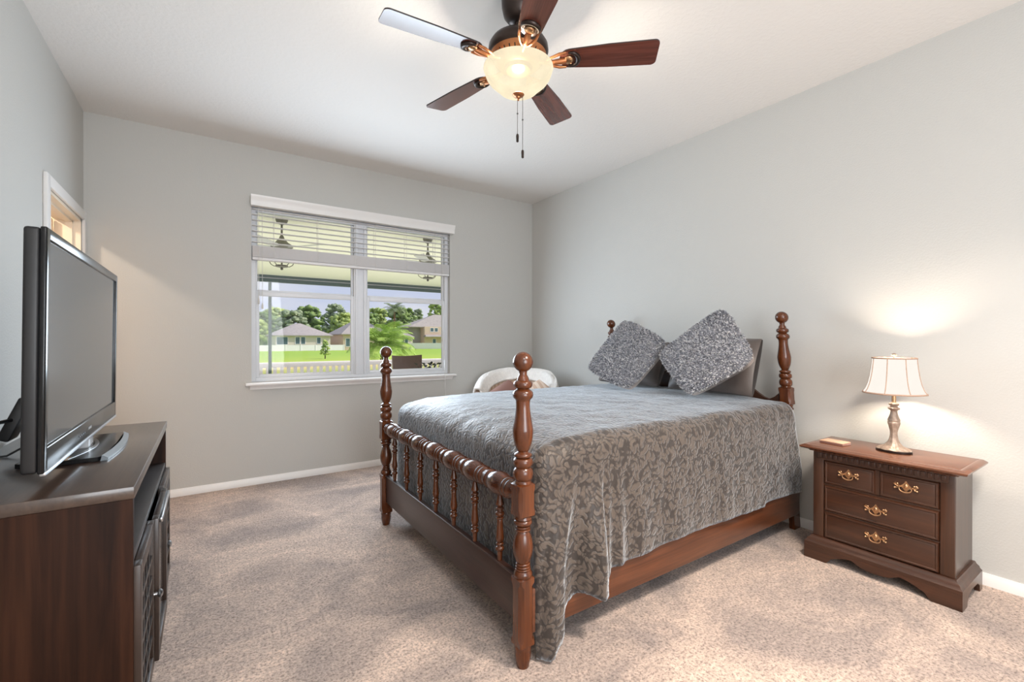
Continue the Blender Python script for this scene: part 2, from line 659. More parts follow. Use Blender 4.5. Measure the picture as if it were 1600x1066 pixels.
# ------------------------------------------------------------------ room shell
WT = 0.12
OX0, OX1, OZ0, OZ1 = 0.296, 2.065, 0.83, 2.27       # window opening
struct('floor', B().box(XL-2.2, XR+WT, YS-WT, YN+WT, -0.12, 0.0), M['carpet'], 'greyish brown cut pile carpet covering the bedroom floor', 'floor')
struct('ceiling', B().box(XL-WT, XR+WT, YS-WT, YN+WT, H, H+0.12), M['ceiling'], 'white textured flat bedroom ceiling', 'ceiling')
b = B()
b.box(XL-WT, OX0, YN, YN+WT, -0.1, H)
b.box(OX1, XR+WT, YN, YN+WT, -0.1, H)
b.box(OX0, OX1, YN, YN+WT, -0.1, OZ0-0.026)
b.box(OX0, OX1, YN, YN+WT, OZ1, H)
struct('wall_north', b, M['wall'], 'greige painted wall holding the wide window', 'wall')
struct('wall_east', B().box(XR, XR+WT, YS-WT, YN+WT, -0.1, H), M['wall'], 'long greige painted wall behind the bed and nightstand', 'wall')
DY0, DY1, DZ = 3.352, 4.155, 1.985
b = B()
b.box(XL-WT, XL, YS-WT, DY0, -0.1, H)
b.box(XL-WT, XL, DY1, YN+WT, -0.1, H)
b.box(XL-WT, XL, DY0, DY1, DZ, H)
struct('wall_west', b, M['wall'], 'greige painted wall behind the television with a doorway', 'wall')
b = B()
b.box(XL-WT, -0.2, YS-WT, YS, -0.1, H)
b.box(2.4, XR+WT, YS-WT, YS, -0.1, H)
b.box(-0.2, 2.4, YS-WT, YS, -0.1, 0.45)
b.box(-0.2, 2.4, YS-WT, YS, 2.5, H)
struct('wall_south', b, M['wall'], 'greige painted wall with an opening added for fill light', 'wall')  # the opening is added to let the rear fill in

BH, BT = 0.056, 0.014


def base_poly(sign, wallc):
    return [(wallc, 0), (wallc+sign*BT, 0), (wallc+sign*BT, BH*0.66), (wallc+sign*BT*0.7, BH*0.8), (wallc+sign*BT*0.5, BH), (wallc, BH)]


struct('baseboard_north', B().prism(base_poly(-1, YN), 'x', XL, XR), M['trim'], 'white baseboard under the window', 'baseboard')
struct('baseboard_east', B().prism(base_poly(-1, XR), 'y', YS, YN-BT), M['trim'], 'white baseboard behind the bed and nightstand', 'baseboard')
struct('baseboard_west', B().prism(base_poly(1, XL), 'y', YS, DY0-0.07), M['trim'], 'white baseboard behind the television console', 'baseboard')

# window 1 -----------------------------------------------------------
win = thing('window_1', 'wide white twin sash window looking out to the lawn', 'window', (1.18, YN+0.085, OZ0), None, 'structure')
YG = 4.30
b = B()
for x0, x1 in ((OX0, OX0+0.035), (OX1-0.035, OX1)):
    b.box(x0, x1, YG-0.035, YG+0.035, OZ0, OZ1, 0.003)
b.box(OX0+0.035, OX1-0.035, YG-0.035, YG+0.035, OZ0, OZ0+0.03, 0.003)
b.box(OX0+0.035, OX1-0.035, YG-0.035, YG+0.035, OZ1-0.04, OZ1, 0.003)
put('window_frame', b, M['vinyl'], win)
b = B()
b.box(1.118, 1.236, YG-0.035, YG+0.035, OZ0+0.03, OZ1-0.04, 0.003)
b.box(1.128, 1.150, YG-0.05, YG-0.036, OZ0+0.03, OZ1-0.04, 0.003)
b.box(1.204, 1.226, YG-0.05, YG-0.036, OZ0+0.03, OZ1-0.04, 0.003)
put('mullion', b, M['vinyl'], win)
for x0, x1 in ((OX0+0.035, 1.118), (1.236, OX1-0.035)):
    b = B()      # lower sash
    z0, z1 = OZ0+0.03, 1.575
    for a0, a1 in ((x0, x0+0.026), (x1-0.026, x1)):
        b.box(a0, a1, YG-0.03, YG-0.004, z0, z1, 0.003)
    b.box(x0+0.026, x1-0.026, YG-0.03, YG-0.004, z0, z0+0.03, 0.003)
    b.box(x0+0.026, x1-0.026, YG-0.034, YG-0.004, 1.538, z1, 0.004)
    s1 = put('sash', b, M['vinyl'], win)
    put('glass_pane', B().box(x0+0.02, x1-0.02, YG-0.018, YG-0.015, z0+0.02, 1.545), M['glass'], s1)
    b = B()      # upper sash
    for a0, a1 in ((x0, x0+0.016), (x1-0.016, x1)):
        b.box(a0, a1, YG+0.002, YG+0.026, 1.555, OZ1-0.04, 0.003)
    b.box(x0+0.016, x1-0.016, YG+0.002, YG+0.026, 1.565, 1.592, 0.003)
    s2 = put('sash', b, M['vinyl'], win)
    put('glass_pane', B().box(x0+0.01, x1-0.01, YG+0.012, YG+0.015, 1.58, OZ1-0.05), M['glass'], s2)
b = B()
b.box(OX0, OX1, YN+0.0005, YN+WT-0.001, OZ0-0.025, OZ0-0.0005)
b.prism([(YN, OZ0-0.025), (YN-0.055, OZ0-0.025), (YN-0.062, OZ0-0.018), (YN-0.062, OZ0-0.006), (YN-0.055, OZ0), (YN, OZ0)], 'x', 0.252, 2.112)
put('window_stool', b, M['trim'], win)
b = B()
b.prism([(YN, 0.772), (YN-0.022, 0.772), (YN-0.024, 0.782), (YN-0.03, 0.79), (YN-0.042, 0.803), (YN-0.042, OZ0-0.025), (YN, OZ0-0.025)], 'x', 0.283, 2.083)
put('apron', b, M['trim'], win)

fill_win = thing('fill_window', 'unseen rear window added to admit fill light', 'window', (1.1, YS-0.06, 0.45), None, 'structure')  # added out of view as the opening for the rear fill
b = B()
for x in (-0.2, 0.64, 1.5, 2.35):
    b.box(x, x+0.05, YS-0.09, YS-0.03, 0.45, 2.5)
b.box(-0.2, 2.4, YS-0.088, YS-0.032, 0.45, 0.5)
b.box(-0.2, 2.4, YS-0.088, YS-0.032, 2.45, 2.5)
put('window_frame', b, M['vinyl'], fill_win)

# door 1 ---------------------------------------------------------------
dr = thing('door_1', 'white cased doorway open to a warm lit room', 'door', (XL, 3.75, 0), None, 'structure')
b = B()
cw = 0.062
for y0, y1 in ((DY0-cw, DY0), (DY1, DY1+0.062)):
    b.box(XL, XL+0.018, y0, y1, 0, DZ+cw, 0.004)
b.box(XL, XL+0.018, DY0, DY1, DZ, DZ+cw, 0.004)
put('door_casing', b, M['trim'], dr)
b = B()
b.box(XL-WT-0.01, XL, DY1-0.018, DY1+0.002, 0, DZ)
b.box(XL-WT-0.01, XL, DY0-0.002, DY0+0.018, 0, DZ)
b.box(XL-WT-0.01, XL, DY0, DY1, DZ-0.018, DZ+0.002)
b.box(XL-0.075, XL-0.04, DY1-0.03, DY1-0.018, 0, DZ-0.018)
b.box(XL-0.075, XL-0.04, DY0+0.018, DY0+0.03, 0, DZ-0.018)
b.box(XL-0.075, XL-0.04, DY0+0.018, DY1-0.018, DZ-0.03, DZ-0.018)
put('door_jamb', b, M['jamb'], dr)
lx1 = XL-WT-0.012
leaf_b = B().box(lx1-0.76, lx1, DY1-0.062, DY1-0.026, 0.012, DZ-0.022, 0.002)
for zz0, zz1 in ((1.42, 1.86), (0.78, 1.30), (0.15, 0.66)):
    for xx in (lx1-0.34, lx1-0.68):
        leaf_b.box(xx, xx+0.24, DY1-0.067, DY1-0.06, zz0, zz1, 0.003)
leaf = put('door_leaf', leaf_b, M['jamb'], dr)
b = B()
for z in (0.25, 1.0, 1.78):
    b.lathe([(0.007, -0.045), (0.007, 0.045)], (XL-WT-0.004, DY1-0.036, z), 'z', 10)
put('hinge', b, M['silver'], leaf)
# the neighbouring room
b = B()
b.box(XL-2.2, XL-WT, YN+0.0, YN+WT, -0.1, 2.5)
b.box(XL-2.3, XL-2.2, 2.4, YN+WT, -0.1, 2.5)
b.box(XL-2.2, XL-WT, 2.4, 2.5, -0.1, 2.5)
b.box(XL-2.3, XL-WT, 2.4, YN+WT, 2.5, 2.6)
struct('wall_adjoining', b, M['jamb'], 'cream walls of the warm lit room beyond the doorway', 'wall')
light('adjoining_room_lamp', 'POINT', (-1.42, 3.50, 2.36), 40, (1.0, 0.80, 0.62), shadow_soft_size=0.04)

# ------------------------------------------------------------------ window blind
bl = thing('window_blind', 'white horizontal slat blind raised above the wide window', 'blind', (1.18, YN-0.03, 2.3))
b = B()
b.prism([(YN-0.002, 2.252), (YN-0.062, 2.252), (YN-0.064, 2.272), (YN-0.066, 2.292), (YN-0.078, 2.312), (YN-0.082, 2.334), (YN-0.002, 2.334)], 'x', 0.288, 2.088)
put('valance', b, M['trim'], bl)
bx0, bx1 = 0.303, 2.058
pitch = 0.0445
b = B()
z = 2.24
for i in range(7):
    b.box(bx0, bx1, YN+0.000, YN+0.05, z-0.0016, z+0.0016)
    z -= pitch
put('slats', b, M['blind'], bl)
b = B()
z = 1.942
for i in range(17):
    b.box(bx0, bx1, YN-0.002, YN+0.05, z-0.0048, z-0.0006, 0.0012, 1)
    z -= 0.0054
put('stacked_slats', b, M['blind'], bl)
put('bottom_rail', B().box(bx0, bx1, YN-0.004, YN+0.05, 1.826, 1.848, 0.004), M['blind'], bl)
for x in (0.46, 0.80, 1.118, 1.30, 1.60, 1.90):
    b = B()
    for y in (YN-0.002, YN+0.051):
        b.tube([(x, y, 2.25), (x, y, 1.83)], 0.0016, 6)
    put('ladder_cord', b, M['cord'], bl)
b = B()
b.tube([(1.975, YN-0.012, 2.25), (1.972, YN-0.014, 1.3), (1.974, YN-0.075, 0.86), (1.982, YN-0.075, 0.60)], 0.0022, 6)
b.lathe([(0.003, 0.02), (0.008, 0.0), (0.009, -0.014), (0.004, -0.022)], (1.972, YN-0.014, 1.18), 'z', 10)
put('pull_cord', b, M['cord'], bl)
b = B()
b.tube([(0.345, YN-0.012, 2.25), (0.348, YN-0.01, 1.50)], 0.002, 6)
b.tube([(0.372, YN-0.012, 2.25), (0.374, YN-0.01, 1.46)], 0.002, 6)
for x, z in ((0.348, 1.5), (0.374, 1.46)):
    b.lathe([(0.002, 0.02), (0.007, 0.0), (0.008, -0.03), (0.004, -0.034)], (x, YN-0.01, z), 'z', 10)
put('tilt_cord', b, M['cord'], bl)

# ------------------------------------------------------------------ bed
YB0, YB1 = 1.335, 2.845
XF, XH = 0.945, 3.055
bed = thing('four_poster_bed', 'cherry wood four poster bed with turned posts and spindle footboard', 'bed', (2.0, 2.09, 0))


def smooth_prof(pts, n=5):
    """Catmull-Rom resample of a lathe outline"""
    out = []
    for i in range(len(pts)-1):
        p0 = pts[max(i-1, 0)]
        p1, p2 = pts[i], pts[i+1]
        p3 = pts[min(i+2, len(pts)-1)]
        for k in range(n):
            t = k/n
            q = []
            for c in (0, 1):
                q.append(0.5*((2*p1[c])+(-p0[c]+p2[c])*t+(2*p0[c]-5*p1[c]+4*p2[c]-p3[c])*t*t+(-p0[c]+3*p1[c]-3*p2[c]+p3[c])*t**3))
            out.append((max(q[0], 0.001), q[1]))
    out.append(pts[-1])
    return out


def bead(zc, r, h, base):
    """half-round ring of outer radius r and height h on a shaft of radius base"""
    return [(base+(r-base)*sqrt(max(0, 1-(2*k/6-1)**2)), zc+h/2-h*k/6) for k in range(7)]


def sphere_prof(zc, r, n=12, a0=0.0, a1=pi):
    return [(max(r*sin(a0+(a1-a0)*k/n), 0.0005), zc+r*cos(a0+(a1-a0)*k/n)) for k in range(n+1)]


UPPER = (sphere_prof(1.098, 0.0365, 14, 0.02, 2.72)
         + [(0.0145, 1.060), (0.014, 1.052), (0.020, 1.042)]
         + bead(1.017, 0.0345, 0.030, 0.022)
         + [(0.024, 0.999)]
         + [(0.030, 0.996), (0.0365, 0.988), (0.0375, 0.978), (0.035, 0.970), (0.028, 0.963)]
         + smooth_prof([(0.026, 0.958), (0.0255, 0.935), (0.029, 0.905), (0.036, 0.865), (0.0375, 0.845), (0.033, 0.81), (0.024, 0.785), (0.0185, 0.776)])
         + bead(0.763, 0.0325, 0.018, 0.022)
         + bead(0.737, 0.036, 0.032, 0.028)
         + bead(0.695, 0.0365, 0.046, 0.027)
         + [(0.029, 0.668), (0.031, 0.660)])
LOWER = ([(0.030, 0.545), (0.033, 0.535)] + bead(0.522, 0.0335, 0.020, 0.026)
         + bead(0.505, 0.027, 0.008, 0.022) + bead(0.494, 0.028, 0.008, 0.022)
         + smooth_prof([(0.023, 0.486), (0.030, 0.470), (0.0365, 0.436), (0.033, 0.405), (0.0235, 0.378)])
         + bead(0.372, 0.0265, 0.008, 0.022) + bead(0.362, 0.0275, 0.008, 0.022) + bead(0.353, 0.0285, 0.007, 0.023)
         + [(0.027, 0.349), (0.033, 0.340), (0.034, 0.330), (0.031, 0.325)])
FOOT = [(0.0285, 0.082), (0.031, 0.074), (0.031, 0.066), (0.029, 0.060), (0.0305, 0.05), (0.0285, 0.03), (0.0235, 0.008), (0.022, 0.0)]


def oct_block(b, x, y, z0, z1, h, ch=0.35, taper=1.0, cut=0.02):
    """square post section with chamfered corners that run out towards its ends"""
    def ring(z, s, c):
        return [(x+sx*s*(1 if q else 1-c), y+sy*s*(1-c if q else 1), z)
                for sx, sy, q in ((1, 1, 1), (1, 1, 0), (-1, 1, 0), (-1, 1, 1), (-1, -1, 1), (-1, -1, 0), (1, -1, 0), (1, -1, 1))]
    c0 = 0.16
    b.loft([ring(z0, h*0.82, 0.4), ring(z0+0.006, h*taper, c0), ring(z0+cut, h*taper, c0), ring(z0+cut+0.012, h*taper, ch),
            ring(z1-cut-0.012, h, ch), ring(z1-cut, h, c0), ring(z1-0.006, h, c0), ring(z1, h*0.82, 0.4)])


def post_geo(x, y):
    b = B()
    b.lathe(UPPER[::-1], (x, y, 0), 'z', 32)
    oct_block(b, x, y, 0.543, 0.664, 0.034, 0.30)
    b.lathe(LOWER[::-1], (x, y, 0), 'z', 32)
    oct_block(b, x, y, 0.078, 0.328, 0.0325, 0.50)
    b.lathe(FOOT[::-1], (x, y, 0), 'z', 32)
    return b


for y in (YB0, YB1):
    put('foot_post', post_geo(XF, y), M['cherry_z'], bed)

# headboard posts lean a little into the room
DZH = 0.218
for y in (1.366, 2.80):
    b = B()
    up = [(r, z+DZH) for r, z in UPPER]
    x = 0
    b.lathe(up[::-1], (x, 0, 0), 'z', 32)
    oct_block(b, x, 0, 0.775, 0.886, 0.034, 0.30)
    low = ([(0.030, 0.778), (0.033, 0.768)] + bead(0.752, 0.034, 0.022, 0.026) + bead(0.735, 0.028, 0.008, 0.022)
           + smooth_prof([(0.022, 0.727), (0.029, 0.70), (0.032, 0.67), (0.027, 0.62), (0.020, 0.58), (0.018, 0.56)]))
    b.lathe(low[::-1], (x, 0, 0), 'z', 28)
    # flat sawn leg with a scalloped edge
    poly = [(-0.035, 0.0), (0.038, 0.0), (0.038, 0.45), (0.034, 0.47), (0.040, 0.50), (0.034, 0.53), (0.040, 0.56), (0.030, 0.60), (0.018, 0.62),
            (-0.018, 0.62), (-0.030, 0.58), (-0.035, 0.5)]
    b.prism(poly, 'y', -0.016, 0.016)
    dx, dy = -0.112, (0.030 if y < 2 else 0.02)
    sh = Matrix(((1, 0, dx/1.33, XH), (0, 1, dy/1.33, y), (0, 0, 1, 0), (0, 0, 0, 1)))
    b.xf(sh)
    put('head_post', b, M['cherry_z'], bed)

# headboard panel with a shaped crest between the posts
cy = (1.366+2.80)/2+0.02
hw = (2.80-1.366)/2-0.03
poly = []
for k in range(41):
    u = -1+2*k/40
    a = abs(u)
    zt = 0.80+0.10*(0.5+0.5*cos(pi*min(1, max(0, (a-0.62)/0.30)))) + 0.06*(1-min(1, a/0.62)**2)
    if a > 0.92:
        zt = 0.80+0.05*((a-0.92)/0.08)
    poly.append((cy+u*hw, zt))
poly = [(cy-hw, 0.36)] + poly + [(cy+hw, 0.36)]
b = B().prism(poly, 'x', -0.011, 0.011)
b.xf(Matrix(((1, 0, -0.112/1.33, XH-0.006), (0, 1, 0, 0), (0, 0, 1, 0), (0, 0, 0, 1))))
put('headboard_panel', b, M['head_wood'], bed)

# footboard: turned rail, seven spindles, lower panel
BY = [2.0875+(k-3)*0.199 for k in range(7)]
prof = [(0.030, YB0+0.028)]
for k, y in enumerate(BY):
    prof += [(0.031, y-0.100), (0.036, y-0.094), (0.0385, y-0.086), (0.036, y-0.078), (0.033, y-0.075)]
    prof += [(0.037, y-0.071), (0.0395, y-0.063), (0.037, y-0.055), (0.0325, y-0.051)]
    prof += [(0.0325+0.0125*sin(pi*(0.08+0.84*q/10)), y-0.048+0.096*q/10) for q in range(11)]
    prof += [(0.0325, y+0.051), (0.037, y+0.055), (0.0395, y+0.063), (0.037, y+0.071), (0.033, y+0.075)]
    if k == 6:
        prof += [(0.036, y+0.078), (0.0385, y+0.086), (0.036, y+0.094), (0.031, y+0.100)]
prof += [(0.030, YB1-0.028)]
prof.sort(key=lambda q: q[1])
put('foot_rail', B().lathe(prof, (XF, 0, 0.62), 'y', 28), M['cherry_y'], bed)
SP = ([(0.008, 0.592), (0.0085, 0.580), (0.011, 0.562), (0.0155, 0.545), (0.0165, 0.538), (0.011, 0.531)]
      + bead(0.522, 0.0155, 0.012, 0.010) + bead(0.502, 0.018, 0.018, 0.011) + bead(0.485, 0.0155, 0.009, 0.010)
      + smooth_prof([(0.0115, 0.478), (0.0125, 0.45), (0.0155, 0.42), (0.0165, 0.405), (0.012, 0.392)], 3)
      + bead(0.385, 0.0155, 0.010, 0.010) + bead(0.366, 0.0175, 0.018, 0.011) + [(0.011, 0.354), (0.010, 0.34), (0.009, 0.318)])
sp0 = put('spindle', B().lathe(SP[::-1], (XF, BY[0], 0), 'z', 18), M['cherry_z'], bed)
for y in BY[1:]:
    s = dup(sp0, (0, y-BY[0], 0), bed)
b = B()
b.box(XF-0.011, XF+0.011, YB0+0.028, YB1-0.028, 0.150, 0.312, 0.003)
b.box(XF-0.015, XF+0.013, YB0+0.028, YB1-0.028, 0.310, 0.320, 0.004, 3)
put('foot_panel', b, M['panel_wood'], bed)
for y in (1.336, 2.845):
    put('side_rail', B().box(XF+0.03, XH-0.03, y-0.011, y+0.011, 0.108, 0.268, 0.004), M['cherry_x'], bed)

# ------------------------------------------------------------------ bedspread
def ztop(x, y):
    d = 1-min(1, abs((y-2.09)/0.76))**2
    z = 0.796+0.022*d
    z -= 0.045*exp(-((x-0.98)/0.16)**2)
    z += 0.006*noise.noise(Vector((x*5, y*5, 1.3)))
    z += 0.004*noise.noise(Vector((x*13, y*17, 4.1)))
    return z


def spread():
    x0, x1, yn, yf = 1.008, 2.925, 1.312, 2.868
    RX, RY = 0.100, 0.075                       # shoulder radii at the foot and along the sides
    xi, yin, yif = x0+RX, yn+RY, yf-RY          # flat top inside the shoulders
    NX, NY, NC = 180, 70, 12
    path = []                                   # (inner point, outward normal, where)
    for i in range(NX+1):
        path.append((Vector((x1+(xi-x1)*i/NX, yif)), Vector((0, 1)), 'far'))
    for i in range(1, NC):
        a = pi/2+pi/2*i/NC
        path.append((Vector((xi, yif)), Vector((cos(a), sin(a))), 'c1'))
    for i in range(NY+1):
        path.append((Vector((xi, yif+(yin-yif)*i/NY)), Vector((-1, 0)), 'foot'))
    for i in range(1, NC):
        a = pi+pi/2*i/NC
        path.append((Vector((xi, yin)), Vector((cos(a), sin(a))), 'c2'))
    for i in range(NX+1):
        path.append((Vector((xi+(x1-xi)*i/NX, yin)), Vector((0, -1)), 'near'))

    def lerp_tab(tab, x):
        for (a, va), (c, vc) in zip(tab, tab[1:]):
            if x <= c:
                t = max(0, (x-a)/(c-a))
                t = t*t*(3-2*t)
                return va+(vc-va)*t
        return tab[-1][1]
    HEM = [(1.00, 0.012), (1.030, 0.014), (1.075, 0.06), (1.115, 0.125), (1.150, 0.175), (1.20, 0.205), (1.25, 0.185), (1.285, 0.195), (1.305, 0.235),
           (1.335, 0.228), (1.36, 0.250), (1.5, 0.252), (1.8, 0.262), (2.2, 0.258), (2.52, 0.252), (2.545, 0.249), (2.553, 0.272), (2.8, 0.262), (2.92, 0.250)]
    OUT = [(1.00, 0.006), (1.04, 0.040), (1.085, 0.040), (1.135, -0.006), (1.175, -0.008), (1.215, 0.050), (1.25, 0.090), (1.275, 0.082), (1.305, 0.012),
           (1.33, 0.028), (1.37, 0.008), (1.41, 0.022), (1.46, 0.004), (1.55, 0.014), (1.68, 0.004), (1.8, 0.012), (2.0, 0.004), (2.3, 0.010), (2.92, 0.006)]
    rows_sh, rows_sk = 8, 28
    SHIFT = xi-1.014
    cols = []
    for I, nrm, wh in path:
        P = Vector((I.x+nrm.x*RX, I.y+nrm.y*RY))
        xx = P.x
        if wh == 'near':
            xfin = xx-SHIFT*max(0, 1-(xx-xi)/0.30)
            hem, out = lerp_tab(HEM, xfin), lerp_tab(OUT, xfin)
        elif wh == 'c2':
            f = min(1, max(0, (P.x-x0)/RX))
            hem = 0.20*max(0, 1-f*5)+0.012
            out = 0.006*f
        else:
            hem, out = 0.20, 0.004
        zt = ztop(I.x, I.y)
        rs = 0.5*(RX+RY)
        col = []
        for k in range(rows_sh+1):
            a = pi/2*k/rows_sh
            qx, qy = I.x+nrm.x*RX*sin(a), I.y+nrm.y*RY*sin(a)
            zz = zt-rs*(1-cos(a))
            pk = (0.004*noise.noise(Vector((qx*14, qy*14, zz*14)))) if k else 0
            col.append(Vector((qx+nrm.x*pk, qy+nrm.y*pk, zz+pk)))
        zs = zt-rs
        for k in range(1, rows_sk+1):
            t = k/rows_sk
            zz = zs+(hem-zs)*t
            dd = zs-zz
            d = min(1, max(0, (0.72-zz)/0.45))
            d = d*d*(3-2*d)
            o = out*d
            pk = 0.004*noise.noise(Vector((P.x*14, P.y*14, zz*14)))*max(0, 1-dd*8)
            wr = pk
            xs, ys = xx, P.y
            if wh == 'near':
                wr += (0.0045*noise.noise(Vector((xx*9+zz*1.5, 3.3, zz*2.5)))+0.003*noise.noise(Vector((xx*26, zz*20, 9))))*min(1, dd*6)
                xs = xx+max(0, (xx-2.4)/0.525)*0.085*min(1, dd/0.3)-SHIFT*max(0, 1-(xx-xi)/0.30)*d
            elif wh == 'foot':
                wr += 0.004*noise.noise(Vector((P.y*10, 1.7, zz*3)))*min(1, dd*5)
            elif wh == 'c2':
                xs, ys = P.x+(0.992+0.022*(1+nrm.x)-P.x)*d, P.y+(yn+0.022*(1+nrm.y)-P.y)*d
            col.append(Vector((xs+nrm.x*(o+wr), ys+nrm.y*(o+wr), zz)))
        cols.append(col)
    b = B()
    vs = [[b.bm.verts.new(p) for p in c] for c in cols]
    for a, c in zip(vs, vs[1:]):
        for k in range(len(a)-1):
            b.bm.faces.new((a[k], c[k], c[k+1], a[k+1]))
    b.grid(lambda u, v: Vector((xi+(x1-xi)*u, yin+(yif-yin)*v, ztop(xi+(x1-xi)*u, yin+(yif-yin)*v))), NX, NY)
    bmesh.ops.remove_doubles(b.bm, verts=b.bm.verts, dist=0.0003)
    return b


sp = put('bedspread', spread(), M['quilt'], None, 80, (2.0, 2.09, 0.8))
tag(sp, 'grey brown quilted bedspread with leafy pattern draped over the four poster bed', 'bedspread')
md = sp.modifiers.new('thickness', 'SOLIDIFY')
md.thickness = 0.006
md.offset = -1


# ------------------------------------------------------------------ pillows and cushions
def pillow_grid(c, th, n=30, rnd=0.10, pinch=0.0, back=None):
    """stuffed square from four corners (top, left, bottom, right) -> function(u, v, side)"""
    P = [Vector(q) for q in c]
    nrm = (P[1]-P[0]).cross(P[3]-P[0]).normalized()

    def f(u, v, side):
        # keep the corners a little rounded
        uu, vv = 2*u-1, 2*v-1
        k = rnd*(abs(uu)*abs(vv))**3
        uu *= 1-k
        vv *= 1-k
        uu *= 1-pinch*(1-vv*vv)*abs(uu)**2
        vv *= 1-pinch*(1-uu*uu)*abs(vv)**2
        a, d = (uu+1)/2, (vv+1)/2
        p = P[0]*(1-a)*(1-d)+P[1]*a*(1-d)+P[2]*a*d+P[3]*(1-a)*d
        e = max(0, (1-uu**2 if abs(uu) < 1 else 0))*max(0, (1-vv**2 if abs(vv) < 1 else 0))
        h = th*0.5*e**0.42
        return p+nrm*side*h
    return f, nrm


def shag_cushion(name, corners, th, label, seed, group):
    rnd = random.Random(seed)
    mid = sum((Vector(c) for c in corners), Vector())/4
    corners = [mid+(Vector(c)-mid)*1.08+Vector((0, 0, 0.012)) for c in corners]
    f, nrm = pillow_grid(corners, th, rnd=0.12, pinch=0.03)
    toward = Vector((0, 0, CAM_H))-sum((Vector(c) for c in corners), Vector())/4
    front = 1 if nrm.dot(toward) > 0 else -1
    cen = sum((Vector(c) for c in corners), Vector())/4
    root = thing(name, label, 'cushion', (cen.x, cen.y, 0.81), group)
    b = B()
    b.grid(lambda u, v: f(u, v, -front), 22, 22)
    put('cushion_back', b, M['cushback'], root)
    b = B()
    b.grid(lambda u, v: f(u, v, front*0.96), 26, 26)
    N = 9500
    up = Vector((0, 0, 1))
    for i in range(N):
        u, v = rnd.random(), rnd.random()
        if rnd.random() < 0.16:      # thicker fringe at the edges
            if rnd.random() < 0.5:
                u = rnd.choice((0.0, 1.0))
            else:
                v = rnd.choice((0.0, 1.0))
        p = f(u, v, front*0.96)
        du = f(min(1, u+0.02), v, front)-f(max(0, u-0.02), v, front)
        dv = f(u, min(1, v+0.02), front)-f(u, max(0, v-0.02), front)
        n = du.cross(dv)
        n = n.normalized() if n.length > 1e-9 else nrm*front
        if n.dot(nrm)*front < 0:
            n = -n
        rv = Vector((rnd.uniform(-1, 1), rnd.uniform(-1, 1), rnd.uniform(-1, 1)))
        d1 = (n*0.8+rv*0.55+Vector((0, 0, -0.12))).normalized()
        d2 = (d1*0.6+Vector((rnd.uniform(-1, 1), rnd.uniform(-1, 1), rnd.uniform(-1.1, 0.7)))*0.75).normalized()
        ln = rnd.uniform(0.010, 0.020)
        wd = rnd.uniform(0.0016, 0.0030)
        side = d1.cross(rv)
        if side.length < 1e-6:
            continue
        side = side.normalized()*wd
        q = p+d1*ln*0.55
        r = q+d2*ln*0.5
        mi = rnd.choices((1, 2, 3), (0.34, 0.42, 0.24))[0]
        bm = b.bm
        v0, v1 = bm.verts.new(p-side), bm.verts.new(p+side)
        v2, v3 = bm.verts.new(q+side*0.9), bm.verts.new(q-side*0.9)
        v4 = bm.verts.new(r)
        for fc in (bm.faces.new((v0, v1, v2, v3)), bm.faces.new((v3, v2, v4))):
            fc.material_index = mi
    ob = put('shag_front', b, [M['shag_d'], M['shag_d'], M['shag_m'], M['shag_l']], root, 180)
    return root


CR = [(2.713, 1.634, 1.360), (2.538, 1.980, 1.060), (2.448, 1.684, 0.822), (2.588, 1.368, 1.049)]
CLs = [(2.628, 2.366, 1.305), (2.372, 2.500, 0.945), (2.395, 2.118, 0.822), (2.627, 1.985, 1.134)]
shag_cushion('shag_cushion', CR, 0.13, 'larger grey shaggy square cushion with pale satin edge leaning on the taupe pillow', 3, 'shaggy cushions on the bed')
shag_cushion('shag_cushion', CLs, 0.13, 'grey shaggy square cushion on the window side of the bed pillows', 5, 'shaggy cushions on the bed')


def bed_pillow(corners, th, label):
    cen = sum((Vector(c) for c in corners), Vector())/4
    f, nrm = pillow_grid(corners, th, rnd=0.02, pinch=0.035)
    root = thing('bed_pillow', label, 'pillow', (cen.x, cen.y, 0.81), 'taupe bed pillows')
    b = B()
    b.grid(lambda u, v: f(u, v, 1)+Vector((0, 0, 0.004*noise.noise(Vector((u*5, v*6, th*9))))), 28, 28)
    b.grid(lambda u, v: f(u, v, -1), 28, 28)
    bmesh.ops.remove_doubles(b.bm, verts=b.bm.verts, dist=0.0008)
    put('pillowcase', b, M['pillow'], root, 60)
    return root


# corners: top near, top far, bottom far, bottom near
bed_pillow([(2.86, 1.462, 1.185), (2.86, 2.045, 1.165), (2.70, 2.045, 0.836), (2.70, 1.440, 0.836)], 0.15,
           'taupe satin pillow leaning on the headboard behind the larger shaggy cushion')
bed_pillow([(2.86, 2.125, 1.16), (2.86, 2.72, 1.13), (2.70, 2.73, 0.836), (2.70, 2.125, 0.836)], 0.15,
           'taupe satin pillow mostly hidden behind the window side shaggy cushion')

# ------------------------------------------------------------------ nightstand
ns = thing('nightstand', 'dark cherry nightstand with brass drawer pulls beside the bed', 'nightstand', (2.9, 0.85, 0))
NX0, NX1, NY0, NY1 = 2.735, 3.040, 0.566, 1.132
NT = 0.612
b = B()
b.box(NX0+0.012, NX1, NY0+0.004, NY1-0.004, 0.10, 0.580)
for y0, y1 in ((NY0, NY0+0.052), (NY1-0.052, NY1)):
    b.box(NX0, NX0+0.03, y0, y1, 0.10, 0.580, 0.006)
b.box(NX0+0.004, NX0+0.03, NY0+0.052, NY1-0.052, 0.535, 0.580)
b.box(NX0+0.004, NX0+0.03, NY0+0.052, NY1-0.052, 0.404, 0.413)
b.box(NX0+0.004, NX0+0.03, NY0+0.052, NY1-0.052, 0.262, 0.268)
b.box(NX0+0.004, NX0+0.03, 0.837, 0.858, 0.41, 0.54)
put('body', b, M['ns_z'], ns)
b = B()
